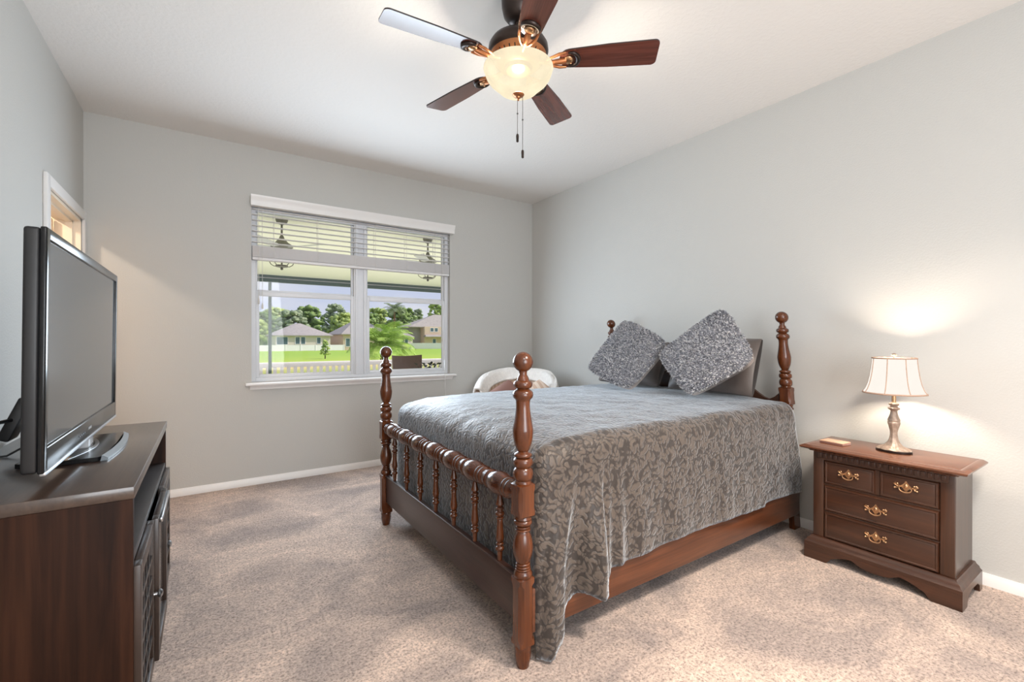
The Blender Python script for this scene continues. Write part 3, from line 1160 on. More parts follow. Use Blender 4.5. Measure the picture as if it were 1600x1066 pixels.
for k in range(22):
    y = NY0+0.03+k*0.0235
    b.box(NX0-0.008, NX0+0.004, y, y+0.017, 0.548, 0.574, 0.002, 1)
b.box(NX0-0.004, NX0+0.002, NY0+0.02, NY1-0.02, 0.540, 0.578)
put('dentil_moulding', b, M['ns_y'], ns)
b = B()
ov = 0.048


def rect_ring(x0, x1, y0, y1, z):
    return [(x0, y0, z), (x1, y0, z), (x1, y1, z), (x0, y1, z)]


def ns_ring(o, z):
    return rect_ring(NX0-o, NX1+0.004, NY0-o, NY1+o, z)


b.loft([ns_ring(0.010, 0.578), ns_ring(0.016, 0.584), ns_ring(0.030, 0.588), ns_ring(0.044, 0.593), ns_ring(ov, 0.599), ns_ring(ov, 0.604),
        ns_ring(ov-0.010, 0.609), ns_ring(ov-0.016, NT), ns_ring(ov-0.030, NT), ns_ring(ov-0.033, NT-0.0015), ns_ring(ov-0.036, NT)])
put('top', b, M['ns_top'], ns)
# plinth with bracket feet and a scalloped skirt
b = B()
b.loft([ns_ring(0.030, 0.070), ns_ring(0.030, 0.088), ns_ring(0.022, 0.096), ns_ring(0.020, 0.104), ns_ring(0.010, 0.112), ns_ring(0.006, 0.122)])
yl, yr = NY1+0.030, NY0-0.030


def skirt_z(u):
    a = abs(u)
    if a > 0.66:
        return 0.0
    if a > 0.60:
        return 0.028*(0.66-a)/0.06
    if a > 0.30:
        t = (0.60-a)/0.30
        return 0.028+0.030*sin(t*pi/2)
    if a > 0.18:
        return 0.058-0.020*(0.30-a)/0.12
    return 0.038-0.006*cos(a/0.18*pi/2)


ymid = (yl+yr)/2
yhw = (yl-yr)/2
poly = [(yr, 0.072)]
pts = []
for k in range(81):
    u = -1+2*k/80
    pts.append((ymid+u*yhw, skirt_z(u)))
poly = pts + [(yl, 0.0715), (yr, 0.0715)]
b.prism(poly, 'x', NX0-0.031, NX0-0.008)
for y0, y1 in ((yr, yr+0.020), (yl-0.020, yl)):
    sp_ = [(NX0-0.0075, 0.0), (NX0+0.045, 0.0), (NX0+0.050, 0.020), (NX0+0.075, 0.045), (NX0+0.13, 0.055), (NX1-0.08, 0.050), (NX1-0.045, 0.030), (NX1-0.04, 0.0),
           (NX1+0.004, 0.0), (NX1+0.004, 0.0715), (NX0-0.0075, 0.0715)]
    b.prism(sp_, 'y', y0, y1)
put('base', b, M['ns_y'], ns)


def pull_geo(y, z, x):
    b = B()
    # fretted backplate (flower in the middle, scrolls at both ends)
    for k in range(28):
        pass
    out = []
    for k in range(40):
        a = 2*pi*k/40
        r = 0.0165+0.0035*cos(4*a)+0.0015*cos(8*a)
        out.append((y+r*cos(a)*0.95, z+0.004+r*sin(a)*1.25))
    b.prism(out, 'x', x-0.004, x)
    b.ball((x-0.005, y, z+0.006), 0.0085, 2, (0.5, 1, 1.3))
    for s_ in (-1, 1):
        pts = []
        for k in range(15):
            t = k/14
            a = pi*2*t
            pts.append((x-0.005, y+s_*(0.036+0.006*sin(a)+0.001), z+0.014-0.022*t+0.002))
        b.tube(pts, [0.0035+0.0012*abs(2*k/14-1) for k in range(15)], 7)
        b.ball((x-0.006, y+s_*0.031, z+0.013), 0.0048, 2)
        b.ball((x-0.006, y+s_*0.041, z-0.007), 0.0052, 2)
        b.tube([(x-0.003, y+s_*0.017, z+0.003), (x-0.004, y+s_*0.032, z+0.004)], 0.0035, 7)
        b.lathe([(0.004, -0.016), (0.004, 0.0)], (x, y+s_*0.022, z+0.002), 'x', 10)
    bail = []
    for k in range(17):
        a = pi*k/16
        bail.append((x-0.013-0.003*sin(a), y+0.023*cos(a)*(1+0.12*sin(a)), z+0.001-0.021*sin(a)**0.8))
    b.tube(bail, [0.0018+0.0014*sin(pi*k/16) for k in range(17)], 8)
    return b


DRAWERS = [(0.856, 1.078, 0.414, 0.534, 0.966, 0.482), (0.620, 0.838, 0.414, 0.534, 0.735, 0.482),
           (0.620, 1.078, 0.270, 0.403, 0.851, 0.338), (0.620, 1.078, 0.126, 0.261, 0.851, 0.204)]
for y0, y1, z0, z1, hy, hz in DRAWERS:
    b = B()
    xf_ = NX0-0.004

    def rr(i, x):
        return [(x, y0+i, z0+i), (x, y1-i, z0+i), (x, y1-i, z1-i), (x, y0+i, z1-i)]
    b.loft([rr(0, NX0+0.02), rr(0, xf_+0.006), rr(0.004, xf_+0.001), rr(0.010, xf_), rr(0.013, xf_+0.003), rr(0.018, xf_+0.001), rr(0.022, xf_)])
    d = put('drawer', b, M['ns_y'], ns)
    tag(put('handle', pull_geo(hy, hz, xf_), M['brass'], d), 'ornate brass bail pull')

# ------------------------------------------------------------------ small case on the nightstand
t = thing('small_case', 'small flat tan case lying on the nightstand beside the lamp', 'case', (2.845, 1.07, NT))
b = B().box(-0.042, 0.042, -0.058, 0.058, 0.0, 0.009, 0.003)
b.xf(Matrix.Translation((2.845, 1.07, NT)) @ Matrix.Rotation(radians(-6), 4, 'Z'))
put('case_base', b, M['brownfab'], t)
b = B().box(-0.042, 0.042, -0.058, 0.058, 0.009, 0.015, 0.003)
b.xf(Matrix.Translation((2.845, 1.07, NT)) @ Matrix.Rotation(radians(-6), 4, 'Z'))
put('case_lid', b, M['tanbox'], t)

# ------------------------------------------------------------------ table lamp
LX, LY = 2.885, 0.826
lamp = thing('table_lamp', 'lit table lamp with white bell shade on the nightstand', 'lamp', (LX, LY, NT))
b = B()
z0 = NT
b.lathe([(0.072, 0.0), (0.074, 0.004), (0.074, 0.009), (0.070, 0.012)], (LX, LY, z0), 'z', 40, 0.72, 1.0)
put('foot', b, M['bronze_dark'], lamp)
b = B()
n = 40
rings = []
for r, h in [(0.070, 0.012), (0.066, 0.017), (0.052, 0.024), (0.036, 0.034), (0.024, 0.050), (0.018, 0.066), (0.015, 0.085), (0.0145, 0.10),
             (0.019, 0.122), (0.0245, 0.142), (0.026, 0.150), (0.0235, 0.153), (0.0255, 0.157), (0.025, 0.163), (0.020, 0.175), (0.0155, 0.190),
             (0.0135, 0.205), (0.016, 0.211), (0.024, 0.216), (0.0245, 0.222), (0.016, 0.226), (0.014, 0.232), (0.020, 0.236), (0.021, 0.244), (0.012, 0.250)]:
    ring = []
    flute = 0.06 if 0.03 < h < 0.15 else (0.10 if h < 0.03 else 0.03)
    k = 8 if h >= 0.03 else 10
    sxx = 0.72+0.28*min(1, h/0.06)
    for i in range(n):
        a = 2*pi*i/n
        rr_ = r*(1+flute*cos(k*a)*(1 if h > 0.012 else 0))
        ring.append((LX+rr_*cos(a)*sxx, LY+rr_*sin(a), z0+h))
    rings.append(ring)
b.loft(rings)
put('stem', b, M['lampbase'], lamp, 60)
b = B().lathe([(0.009, 0.25), (0.009, 0.30), (0.014, 0.302), (0.014, 0.335), (0.003, 0.34)], (LX, LY, z0), 'z', 14)
b.tube([(LX, LY-0.014, z0+0.30), (LX, LY-0.045, z0+0.36), (LX, LY-0.03, z0+0.45), (LX, LY, z0+0.478), (LX, LY+0.03, z0+0.45), (LX, LY+0.045, z0+0.36), (LX, LY+0.014, z0+0.30)], 0.0018, 6)
put('socket_and_harp', b, M['brass'], lamp)
SHP = [(0.1285, 0.296), (0.1260, 0.300), (0.116, 0.318), (0.107, 0.345), (0.0995, 0.38), (0.094, 0.42), (0.0905, 0.455), (0.0895, 0.472)]
NP = 8


def shade_r(r, a):
    s_ = 2*pi/NP
    m_ = (a % s_)-s_/2
    return r*(0.55+0.45*cos(s_/2)/cos(m_)*1.02)


b = B()
na = 64
rings = []
for r, h in SHP:
    rings.append([(LX+shade_r(r, 2*pi*i/na)*cos(2*pi*i/na), LY+shade_r(r, 2*pi*i/na)*sin(2*pi*i/na), z0+h) for i in range(na)])
b.loft(rings, cap=False)
shade = put('lamp_shade', b, M['shade'], lamp, 60)
b = B()
for i in range(NP):
    a = 2*pi*i/NP
    b.tube([(LX+(shade_r(r, a)+0.0006)*cos(a), LY+(shade_r(r, a)+0.0006)*sin(a), z0+h) for r, h in SHP], 0.0022, 6)
for h, r in ((0.296, 0.1285), (0.472, 0.0895)):
    pts = [(LX+shade_r(r, 2*pi*i/na)*cos(2*pi*i/na), LY+shade_r(r, 2*pi*i/na)*sin(2*pi*i/na), z0+h+0.002) for i in range(na)]
    b.tube(pts, 0.0042, 7, closed=True)
put('trim_braid', b, M['shade_trim'], shade)
put('finial', B().lathe([(0.003, 0.474), (0.003, 0.482), (0.010, 0.486), (0.0115, 0.492), (0.006, 0.498), (0.001, 0.500)], (LX, LY, z0), 'z', 16), M['lampbase'], lamp)
light('bedside_bulb', 'POINT', (LX, LY, z0+0.385), 12, (1.0, 0.84, 0.66), shadow_soft_size=0.03)

# ------------------------------------------------------------------ ceiling fan
FX, FY = 1.169, 1.690
fan = thing('ceiling_fan', 'five blade cherry ceiling fan with lit glass bowl hanging over the room', 'ceiling fan', (FX, FY, H))
c = (FX, FY, 0)
put('canopy', B().lathe([(0.074, H), (0.077, H-0.02), (0.075, H-0.06), (0.066, H-0.10), (0.045, H-0.128), (0.022, H-0.134)][::-1], c, 'z', 36), M['bronze_dark'], fan)
put('downrod', B().lathe([(0.019, 2.50), (0.019, H-0.12)], c, 'z', 18), M['bronze_dark'], fan)
put('motor_housing', B().lathe([(0.126, 2.462), (0.133, 2.468), (0.136, 2.480), (0.134, 2.500), (0.122, 2.520), (0.095, 2.534), (0.05, 2.540), (0.03, 2.556), (0.022, 2.562)], c, 'z', 44), M['bronze_dark'], fan)
b = B()
b.lathe([(0.045, 2.404), (0.075, 2.408), (0.092, 2.418), (0.108, 2.434), (0.120, 2.448), (0.126, 2.462)], c, 'z', 44)
mh = put('motor_band', b, M['copper'], fan)
b = B()
for k in range(30):
    a = 2*pi*k/30
    r0, r1 = 0.104, 0.118
    z0_, z1_ = 2.432, 2.449
    p0 = Vector((FX+r0*cos(a), FY+r0*sin(a), z0_-0.001))
    p1 = Vector((FX+r1*cos(a), FY+r1*sin(a), z1_-0.001))
    b.tube([p0, p1], 0.0035, 6)
put('vent_slots', b, M['bronze_dark'], mh)
put('light_fitter', B().lathe([(0.03, 2.385), (0.055, 2.392), (0.062, 2.404), (0.05, 2.412)], c, 'z', 32), M['copper'], fan)

# one blade along +x, then five copies
ZB = 2.432


def blade_mesh():
    prof = []
    r0, r1 = 0.185, 0.612
    w0, w1, rc = 0.050, 0.067, 0.022
    pts = []
    for k in range(9):
        a = pi/2+pi*k/8
        pts.append((r0+0.045+0.045*cos(a)*1.0, w0*sin(a)))
    pts.append((0.40, -(w0+w1)/2-0.004))
    for k in range(6):
        a = -pi/2+pi/2*k/5
        pts.append((r1-rc+rc*cos(a), -w1+rc+rc*sin(a)))
    for k in range(6):
        a = pi/2*k/5
        pts.append((r1-rc+rc*cos(a), w1-rc+rc*sin(a)))
    pts.append((0.40, (w0+w1)/2+0.004))
    return pts


tilt = Matrix.Rotation(radians(-11), 4, 'X')
bb = B().prism(blade_mesh(), 'z', 0, 0.006)
for f_ in bb.bm.faces:
    f_.material_index = 0
for f_ in bb.bm.faces:
    if f_.calc_center_median().z > 0.001:
        f_.material_index = 1
bb.xf(tilt)
ib = B()
ib.tube([(0.085, 0, 0.0), (0.12, 0.0, -0.006), (0.155, 0, -0.012), (0.19, 0, -0.010), (0.215, 0, -0.006)], [0.012, 0.011, 0.010, 0.013, 0.012], 10)
ib.tube([(0.12, 0.0, -0.006), (0.15, 0.022, -0.008), (0.185, 0.036, -0.006), (0.215, 0.040, -0.004)], [0.006, 0.006, 0.007, 0.005], 8)
ib.tube([(0.12, 0.0, -0.006), (0.15, -0.022, -0.008), (0.185, -0.036, -0.006), (0.215, -0.040, -0.004)], [0.006, 0.006, 0.007, 0.005], 8)
ib.xf(tilt)
mb = B()
ring = []
for k in range(25):
    a = -pi*0.62+2*pi*0.62*k/24
    ring.append((0.236+0.032*cos(a), 0.036*sin(a), -0.004))
mb.tube(ring, [0.004+0.007*sin(pi*k/24) for k in range(25)], 8)
mb.xf(tilt)
cb = B()
cb.ball((0.226, 0, -0.005), 0.022, 2, (1.0, 1.05, 0.42))
for yy in (-0.012, 0.012):
    cb.ball((0.236, yy, -0.013), 0.004, 1)
cb.xf(tilt)
blade0 = None
PH = 3.0590
for k in range(5):
    a = PH-2*pi*k/5
    if blade0 is None:
        blade0 = put('blade', bb, [M['blade'], M['blade_top']], None)
        irn = put('blade_iron', ib, M['copper'], None, 60)
        med = put('medallion', mb, M['bronze_dark'], None, 60)
        cap_ = put('medallion_center', cb, M['brass'], None, 60)
        for q in (irn, med, cap_):
            q.parent = blade0
        blade0.parent = fan
        bl_ = blade0
    else:
        bl_ = dup(blade0, None, fan)
    bl_.location = (0, 0, ZB-H)
    bl_.rotation_euler = (0, 0, a)
BOWL = [(0.150, 2.409), (0.156, 2.407), (0.1575, 2.402), (0.154, 2.392), (0.151, 2.382), (0.145, 2.366), (0.134, 2.350), (0.120, 2.337), (0.108, 2.328), (0.099, 2.318), (0.086, 2.305),
        (0.066, 2.295), (0.040, 2.289), (0.012, 2.287)]
put('glass_bowl', B().lathe(BOWL[::-1], c, 'z', 56, cap=False), M['bowl'], fan)
put('bowl_finial', B().lathe([(0.001, 2.258), (0.004, 2.260), (0.0035, 2.268), (0.008, 2.270), (0.010, 2.276), (0.022, 2.280), (0.027, 2.286), (0.024, 2.289), (0.004, 2.291)], c, 'z', 28), M['copper'], fan)
for x, y, z1, z0_ in ((FX-0.003, FY+0.002, 2.262, 2.110), (FX+0.020, FY-0.006, 2.282, 2.040)):
    b = B()
    zz = z1
    b.tube([(x, y, z1), (x, y, z0_)], 0.0011, 6)
    while zz > z0_:
        b.ball((x, y, zz), 0.0017, 1)
        zz -= 0.006
    b.ball((x, y, (z1+z0_)/2+0.015), 0.0045, 1)
    ch = put('pull_chain', b, M['chain'], fan)
    put('chain_fob', B().lathe([(0.002, 0.0), (0.0055, -0.004), (0.0065, -0.012), (0.0055, -0.030), (0.006, -0.034), (0.003, -0.038)][::-1], (x, y, z0_), 'z', 14), M['bronze_dark'], ch)
light('fan_bulb', 'POINT', (FX, FY, 2.362), 38, (1.0, 0.90, 0.76), shadow_soft_size=0.045)

# ------------------------------------------------------------------ television console
CX0, CX1, CY0, CY1, CZ = -0.640, -0.170, 1.612, 2.806, 0.775
con = thing('tv_console', 'dark espresso wood media console under the television', 'console', (-0.40, 2.2, 0))
put('top', B().box(CX0, CX1+0.004, CY0-0.003, CY1+0.003, CZ-0.034, CZ, 0.003), M['esp_y'], con)
for y0, y1 in ((CY0, CY0+0.024), (CY1-0.024, CY1)):
    put('side_panel', B().box(CX0, CX1, y0, y1, 0.0, CZ-0.034, 0.002), M['esp_x'], con)
put('shelf', B().box(CX0+0.012, CX1-0.002, CY0+0.024, CY1-0.024, 0.555, 0.577, 0.002), M['esp_dark'], con)
put('back_panel', B().box(CX0, CX0+0.012, CY0+0.024, CY1-0.024, 0.02, CZ-0.034), M['esp_dark'], con)
b = B().box(CX0+0.012, CX1-0.008, CY0+0.024, CY1-0.024, 0.02, 0.045)
b.box(CX1-0.03, CX1-0.008, CY0+0.024, CY1-0.024, 0.0, 0.02)
put('bottom_board', b, M['esp_dark'], con)
q = (CY1-CY0)/3


def lattice_door(y0, y1, fx):
    b = B()
    z0, z1 = 0.05, 0.55
    t_ = 0.045
    b.box(fx, fx+0.02, y0, y0+t_, z0, z1, 0.002)
    b.box(fx, fx+0.02, y1-t_, y1, z0, z1, 0.002)
    b.box(fx, fx+0.02, y0+t_, y1-t_, z0, z0+t_, 0.002)
    b.box(fx, fx+0.02, y0+t_, y1-t_, z1-t_, z1, 0.002)
    d = put('door', b, M['esp_door'], con)
    b = B()
    ncol, nrow = 4, 6
    for i in range(1, ncol):
        y = y0+t_+(y1-y0-2*t_)*i/ncol
        b.box(fx+0.002, fx+0.016, y-0.007, y+0.007, z0+t_, z1-t_)
    for j in range(1, nrow):
        z = z0+t_+(z1-z0-2*t_)*j/nrow
        b.box(fx+0.004, fx+0.018, y0+t_, y1-t_, z-0.007, z+0.007)
    put('lattice', b, M['esp_dark'], d)
    put('panel', B().box(fx+0.001, fx+0.004, y0+t_-0.003, y1-t_+0.003, z0+t_-0.003, z1-t_+0.003), M['dark_glass'], d)
    return d


def knob(d, y, z, fx):
    put('knob', B().lathe([(0.006, 0.0), (0.006, 0.010), (0.013, 0.014), (0.014, 0.020), (0.008, 0.025), (0.001, 0.026)], (fx+0.02, y, z), 'x', 16), M['silver'], d)


fx = CX1-0.004
d = lattice_door(CY0+0.010, CY0+q-0.004, fx)
knob(d, CY0+q-0.03, 0.30, fx)
d = lattice_door(CY1-q+0.004, CY1-0.010, fx)
knob(d, CY1-q+0.03, 0.30, fx)
# glass centre door, standing proud
y0, y1 = CY0+q, CY1-q
b = B()
z0, z1 = 0.05, 0.55
t_ = 0.05
gx = fx+0.012
b.box(gx, gx+0.02, y0, y0+t_, z0, z1, 0.002)
b.box(gx, gx+0.02, y1-t_, y1, z0, z1, 0.002)
b.box(gx, gx+0.02, y0+t_, y1-t_, z0, z0+t_, 0.002)
b.box(gx, gx+0.02, y0+t_, y1-t_, z1-t_, z1, 0.002)
d = put('door', b, M['esp_door'], con)
put('glass_panel', B().box(gx+0.006, gx+0.010, y0+t_-0.004, y1-t_+0.004, z0+t_-0.004, z1-t_+0.004), M['dark_glass'], d)
put('edge_pull', B().box(gx+0.02, gx+0.03, y0+0.02, y1-0.02, z1-0.022, z1-0.004, 0.004), M['silver'], d)

dv = thing('media_device', 'small black media device inside the open shelf of the console', 'device', (-0.235, 1.75, 0.578))
put('device_body', B().lathe([(0.030, 0.0), (0.035, 0.006), (0.035, 0.022), (0.030, 0.034), (0.012, 0.040), (0.001, 0.041)], (-0.235, 1.75, 0.578), 'z', 28), M['black_gloss'], dv)
put('device_foot', B().lathe([(0.036, 0.0), (0.036, 0.004)], (-0.235, 1.75, 0.578), 'z', 28), M['silver'], dv)

# ------------------------------------------------------------------ television
TX = -0.352
TY0, TY1, TZ0, TZ1 = 1.652, 2.762, 0.828, 1.472
tv = thing('television', 'large black flat screen television standing on the dark console', 'television', (-0.38, 2.22, CZ))
lean = Matrix(((1, 0, 0.012, -0.012*0.83), (0, 1, 0, 0), (0, 0, 1, 0), (0, 0, 0, 1)))
b = B()
bz, bbt = 0.030, 0.066
b.box(TX-0.014, TX, TY0, TY0+bz, TZ0, TZ1, 0.004, 3)
b.box(TX-0.014, TX, TY1-bz, TY1, TZ0, TZ1, 0.004, 3)
b.box(TX-0.014, TX, TY0+bz-0.004, TY1-bz+0.004, TZ1-bz, TZ1, 0.004, 3)
b.box(TX-0.014, TX, TY0+bz-0.004, TY1-bz+0.004, TZ0, TZ0+bbt, 0.004, 3)
b.xf(lean)
bezel = put('bezel', b, M['black_gloss'], tv)
b = B().box(TX-0.010, TX+0.0025, TY0+0.004, TY1-0.004, TZ0-0.006, TZ0+0.004, 0.002)
b.xf(lean)
tag(put('lower_trim', b, M['silver'], bezel), 'thin silver strip under the screen')
b = B().box(TX+0.0005, TX+0.0015, 2.175, 2.225, TZ0+0.029, TZ0+0.038, 0.0004, 1)
b.xf(lean)
put('badge', b, M['silver'], bezel)
b = B()
for k in range(4):
    b.box(TX+0.0005, TX+0.0018, 2.04+k*0.024, 2.05+k*0.024, TZ0+0.026, TZ0+0.031)
b.xf(lean)
put('buttons', b, M['greyplastic'], bezel)
b = B().box(TX-0.012, TX-0.006, TY0+bz-0.003, TY1-bz+0.003, TZ0+bbt-0.003, TZ1-bz+0.003)
b.xf(lean)
put('screen', b, M['screen'], tv)
b = B()
b.box(TX-0.046, TX-0.0135, TY0+0.002, TY1-0.002, TZ0+0.002, TZ1-0.002, 0.008, 3)
b.box(TX-0.075, TX-0.046, TY0+0.16, TY1-0.16, TZ0+0.08, TZ1-0.16, 0.014, 3)
b.xf(lean)
put('rear_shell', b, M['black'], tv)
b = B()
b.box(-0.405, -0.352, 2.185, 2.275, CZ+0.010, TZ0+0.02, 0.012, 4)
put('stand_neck', b, M['clear'], tv)
b = B()
# swept stand plate: deep in the middle, corners cut back
pl = [(-0.495, 2.02), (-0.50, 2.44), (-0.46, 2.47), (-0.30, 2.475), (-0.288, 2.46), (-0.283, 2.24), (-0.288, 2.01), (-0.30, 1.995), (-0.46, 1.995)]
b.prism(pl, 'z', CZ+0.002, CZ+0.016)
stp = put('stand_base', b, M['black_gloss'], tv)
pts = []
b = B()
for k in range(17):
    t_ = k/16
    y = 2.0+0.47*t_
    pts.append((y, -0.262-0.016*(2*t_-1)**2))
b.loft([[(x-0.016, y, CZ+0.001), (x+0.002, y, CZ+0.001), (x+0.004, y, CZ+0.010), (x-0.012, y, CZ+0.020)] for y, x in pts])
tag(put('stand_lip', b, M['greyplastic'], stp), 'grey curved front lip of the stand')
b = B()
sw = []
for k in range(21):
    t_ = k/20
    sw.append((-0.385+0.05*sin(t_*pi*1.0)-0.02*t_, 2.01+0.45*t_))
b.loft([[(x, y, CZ+0.0158), (x+0.012, y, CZ+0.0158), (x+0.012, y, CZ+0.0168), (x, y, CZ+0.0168)] for x, y in sw])
put('stand_inlay', b, M['silver'], stp)

# adaptor hanging behind the set
ad = thing('power_adaptor', 'small black adaptor box with cable hanging behind the television', 'adaptor', (-0.56, 2.26, 0.83))
ax_ = Matrix.Translation((-0.545, 2.26, 0.905)) @ Matrix.Rotation(radians(22), 4, 'Y')
put('adaptor_box', B().box(-0.016, 0.016, -0.05, 0.05, -0.075, 0.075, 0.006).xf(ax_), M['black'], ad)
ax2 = Matrix.Translation((-0.495, 2.26, 1.015)) @ Matrix.Rotation(radians(22), 4, 'Y')
put('adaptor_bracket', B().box(-0.014, 0.014, -0.04, 0.04, -0.055, 0.045, 0.004).xf(ax2), M['black'], ad)
b = B()
b.tube([(-0.55, 2.215, 0.905), (-0.565, 2.17, 0.905), (-0.59, 2.10, 0.90), (-0.63, 2.0, 0.885), (-0.67, 1.85, 0.84), (-0.675, 1.7, 0.80)], [0.007, 0.006, 0.0035, 0.003, 0.003, 0.003], 8)
b.tube([(-0.425, 2.30, 0.90), (-0.46, 2.30, 0.86), (-0.52, 2.28, 0.81), (-0.57, 2.25, 0.779), (-0.62, 2.24, 0.778)], 0.0035, 8)
put('cable', b, M['black'], ad)

# ------------------------------------------------------------------ armchair in the corner
ch = thing('armchair', 'striped tan armchair in the corner behind the bed', 'armchair', (2.56, 3.62, 0))
R4 = Matrix.Translation((2.50, 3.66, 0)) @ Matrix.Rotation(radians(-47), 4, 'Z')   # local -y faces the room


def back_fn(u, v, th):
    a = radians(-100+200*u)
    rx, ry = 0.375, 0.36
    z = 0.42+(0.40-0.20*abs(2*u-1)**3)*v
    fl = 1+0.12*v
    return Vector((rx*fl*sin(a)*(1-th), ry*fl*cos(a)*(1-th)-0.02, z))


def shell(f, nu, nv, th):
    rings = []
    for i in range(nu+1):
        u = i/nu
        r = [f(u, j/nv, 0) for j in range(nv+1)]+[f(u, j/nv, th) for j in range(nv, -1, -1)]
        rings.append(r)
    return B().loft(rings)


put('chair_back', shell(back_fn, 36, 6, 0.22).xf(R4), M['chairfab'], ch, 60)
put('seat_base', B().box(-0.33, 0.33, -0.36, 0.30, 0.14, 0.32, 0.03, 3).xf(R4), M['chairfab'], ch)
put('seat_cushion', B().box(-0.28, 0.28, -0.37, 0.25, 0.32, 0.46, 0.05, 4).xf(R4), M['chairfab'], ch)
for x, y in ((-0.28, -0.31), (0.28, -0.31), (-0.26, 0.25), (0.26, 0.25)):
    put('leg', B().lathe([(0.016, 0.0), (0.024, 0.145)], (x, y, 0), 'z', 14).xf(R4), M['darkleg'], ch)


def throw_fn(u, v, th):
    uu = 0.02+0.96*u
    a = radians(-100+200*uu)
    s_ = 2*v-1           # -1 outside hem, +1 inside hem
    ru = 1.12
    zt = 0.42+(0.40-0.20*abs(2*uu-1)**3)+0.03
    k = 0.89+0.16*(-s_)
    z = zt+0.02*cos(s_*pi/2)-(0.42 if s_ < 0 else 0.10+0.06*abs(2*uu-1))*max(0, abs(s_)-0.30)
    z += 0.015*noise.noise(Vector((uu*9, v*5, 2)))-0.01+th*0.05
    k += 0.02*noise.noise(Vector((uu*8, v*3, 7)))
    return Vector((0.375*ru*k*sin(a), 0.36*ru*k*cos(a)-0.02, z))


tt = put('throw_blanket', B().grid(lambda u, v: throw_fn(u, v, 0), 60, 20).xf(R4), M['throw'], None, 80, (2.56, 3.62, 0.85))
tag(tt, 'cream fleecy throw draped over the corner armchair', 'blanket')
mdf = tt.modifiers.new('thickness', 'SOLIDIFY')
mdf.thickness = 0.022
mdf.offset = 1


def small_cushion(name, cl, mat, label, grp, rz, tx, sz, th=0.11, lean_=20):
    f, nrm = pillow_grid([(0, 0, sz), (-sz*0.72, 0, sz*0.5), (0, 0, 0), (sz*0.72, 0, sz*0.5)], th, rnd=0.04, pinch=0.05)
    b = B()
    b.grid(lambda u, v: f(u, v, 1), 18, 18)
    b.grid(lambda u, v: f(u, v, -1), 18, 18)
    bmesh.ops.remove_doubles(b.bm, verts=b.bm.verts, dist=0.0008)
    b.xf(Matrix.Translation(tx) @ Matrix.Rotation(radians(rz), 4, 'Z') @ Matrix.Rotation(radians(-lean_), 4, 'X'))
    o = put(name, b, mat, None, 60, tx)
    return tag(o, label, 'cushion', grp)


small_cushion('throw_pillow', None, M['brownfab'], 'brown velvet cushion leaning in the corner armchair', None, -40, (2.31, 3.52, 0.462), 0.36)
small_cushion('throw_pillow', None, M['chairfab'], 'striped tan cushion leaning in the corner armchair', None, -52, (2.56, 3.40, 0.462), 0.36)

# ------------------------------------------------------------------ outdoors: the covered porch
struct('porch_floor', B().box(-6, 16, YN+WT, 12.4, -0.35, -0.15), M['concrete'], 'pale concrete porch slab outside the window', 'porch')
struct('porch_ceiling', B().box(-6, 16, YN+WT, 11.75, 2.66, 2.80), M['porch_ceil'], 'cream ceiling of the covered porch outside', 'ceiling')
pb = thing('porch_beam', 'dark bronze beam at the far edge of the porch ceiling', 'beam', (4, 11.8, 2.5), None, 'structure')
put('beam_member', B().box(-6, 16, 11.75, 11.85, 2.60, 2.68), M['beam'], pb)
put('beam_member', B().box(-6, 16, 11.76, 11.84, 2.50, 2.585), M['beam'], pb)
put('light_strip', B().box(-6, 16, 11.77, 11.83, 2.58, 2.605), M['fence'], pb)
sp_ = thing('screen_post', 'dark bronze screen post standing at the porch edge', 'post', (1.20, 11.8, -0.15))
put('post_shaft', B().box(1.168, 1.232, 11.77, 11.83, -0.14, 2.51), M['beam'], sp_)
put('post_foot', B().box(1.15, 1.25, 11.75, 11.85, -0.15, -0.13), M['beam'], sp_)

rl = thing('picket_railing', 'white picket railing along the porch edge outside', 'railing', (2.0, 12.7, -0.2))
put('top_rail', B().box(-0.6, 6.4, 12.66, 12.74, 0.475, 0.600, 0.01), M['fence'], rl)
put('bottom_rail', B().box(-0.6, 6.4, 12.68, 12.72, -0.10, -0.04), M['fence'], rl)
pk0 = put('picket', B().box(-0.5, -0.42, 12.685, 12.715, -0.24, 0.48), M['fence'], rl)
for i in range(1, 45):
    dup(pk0, (0.155*i, 0, 0), rl)


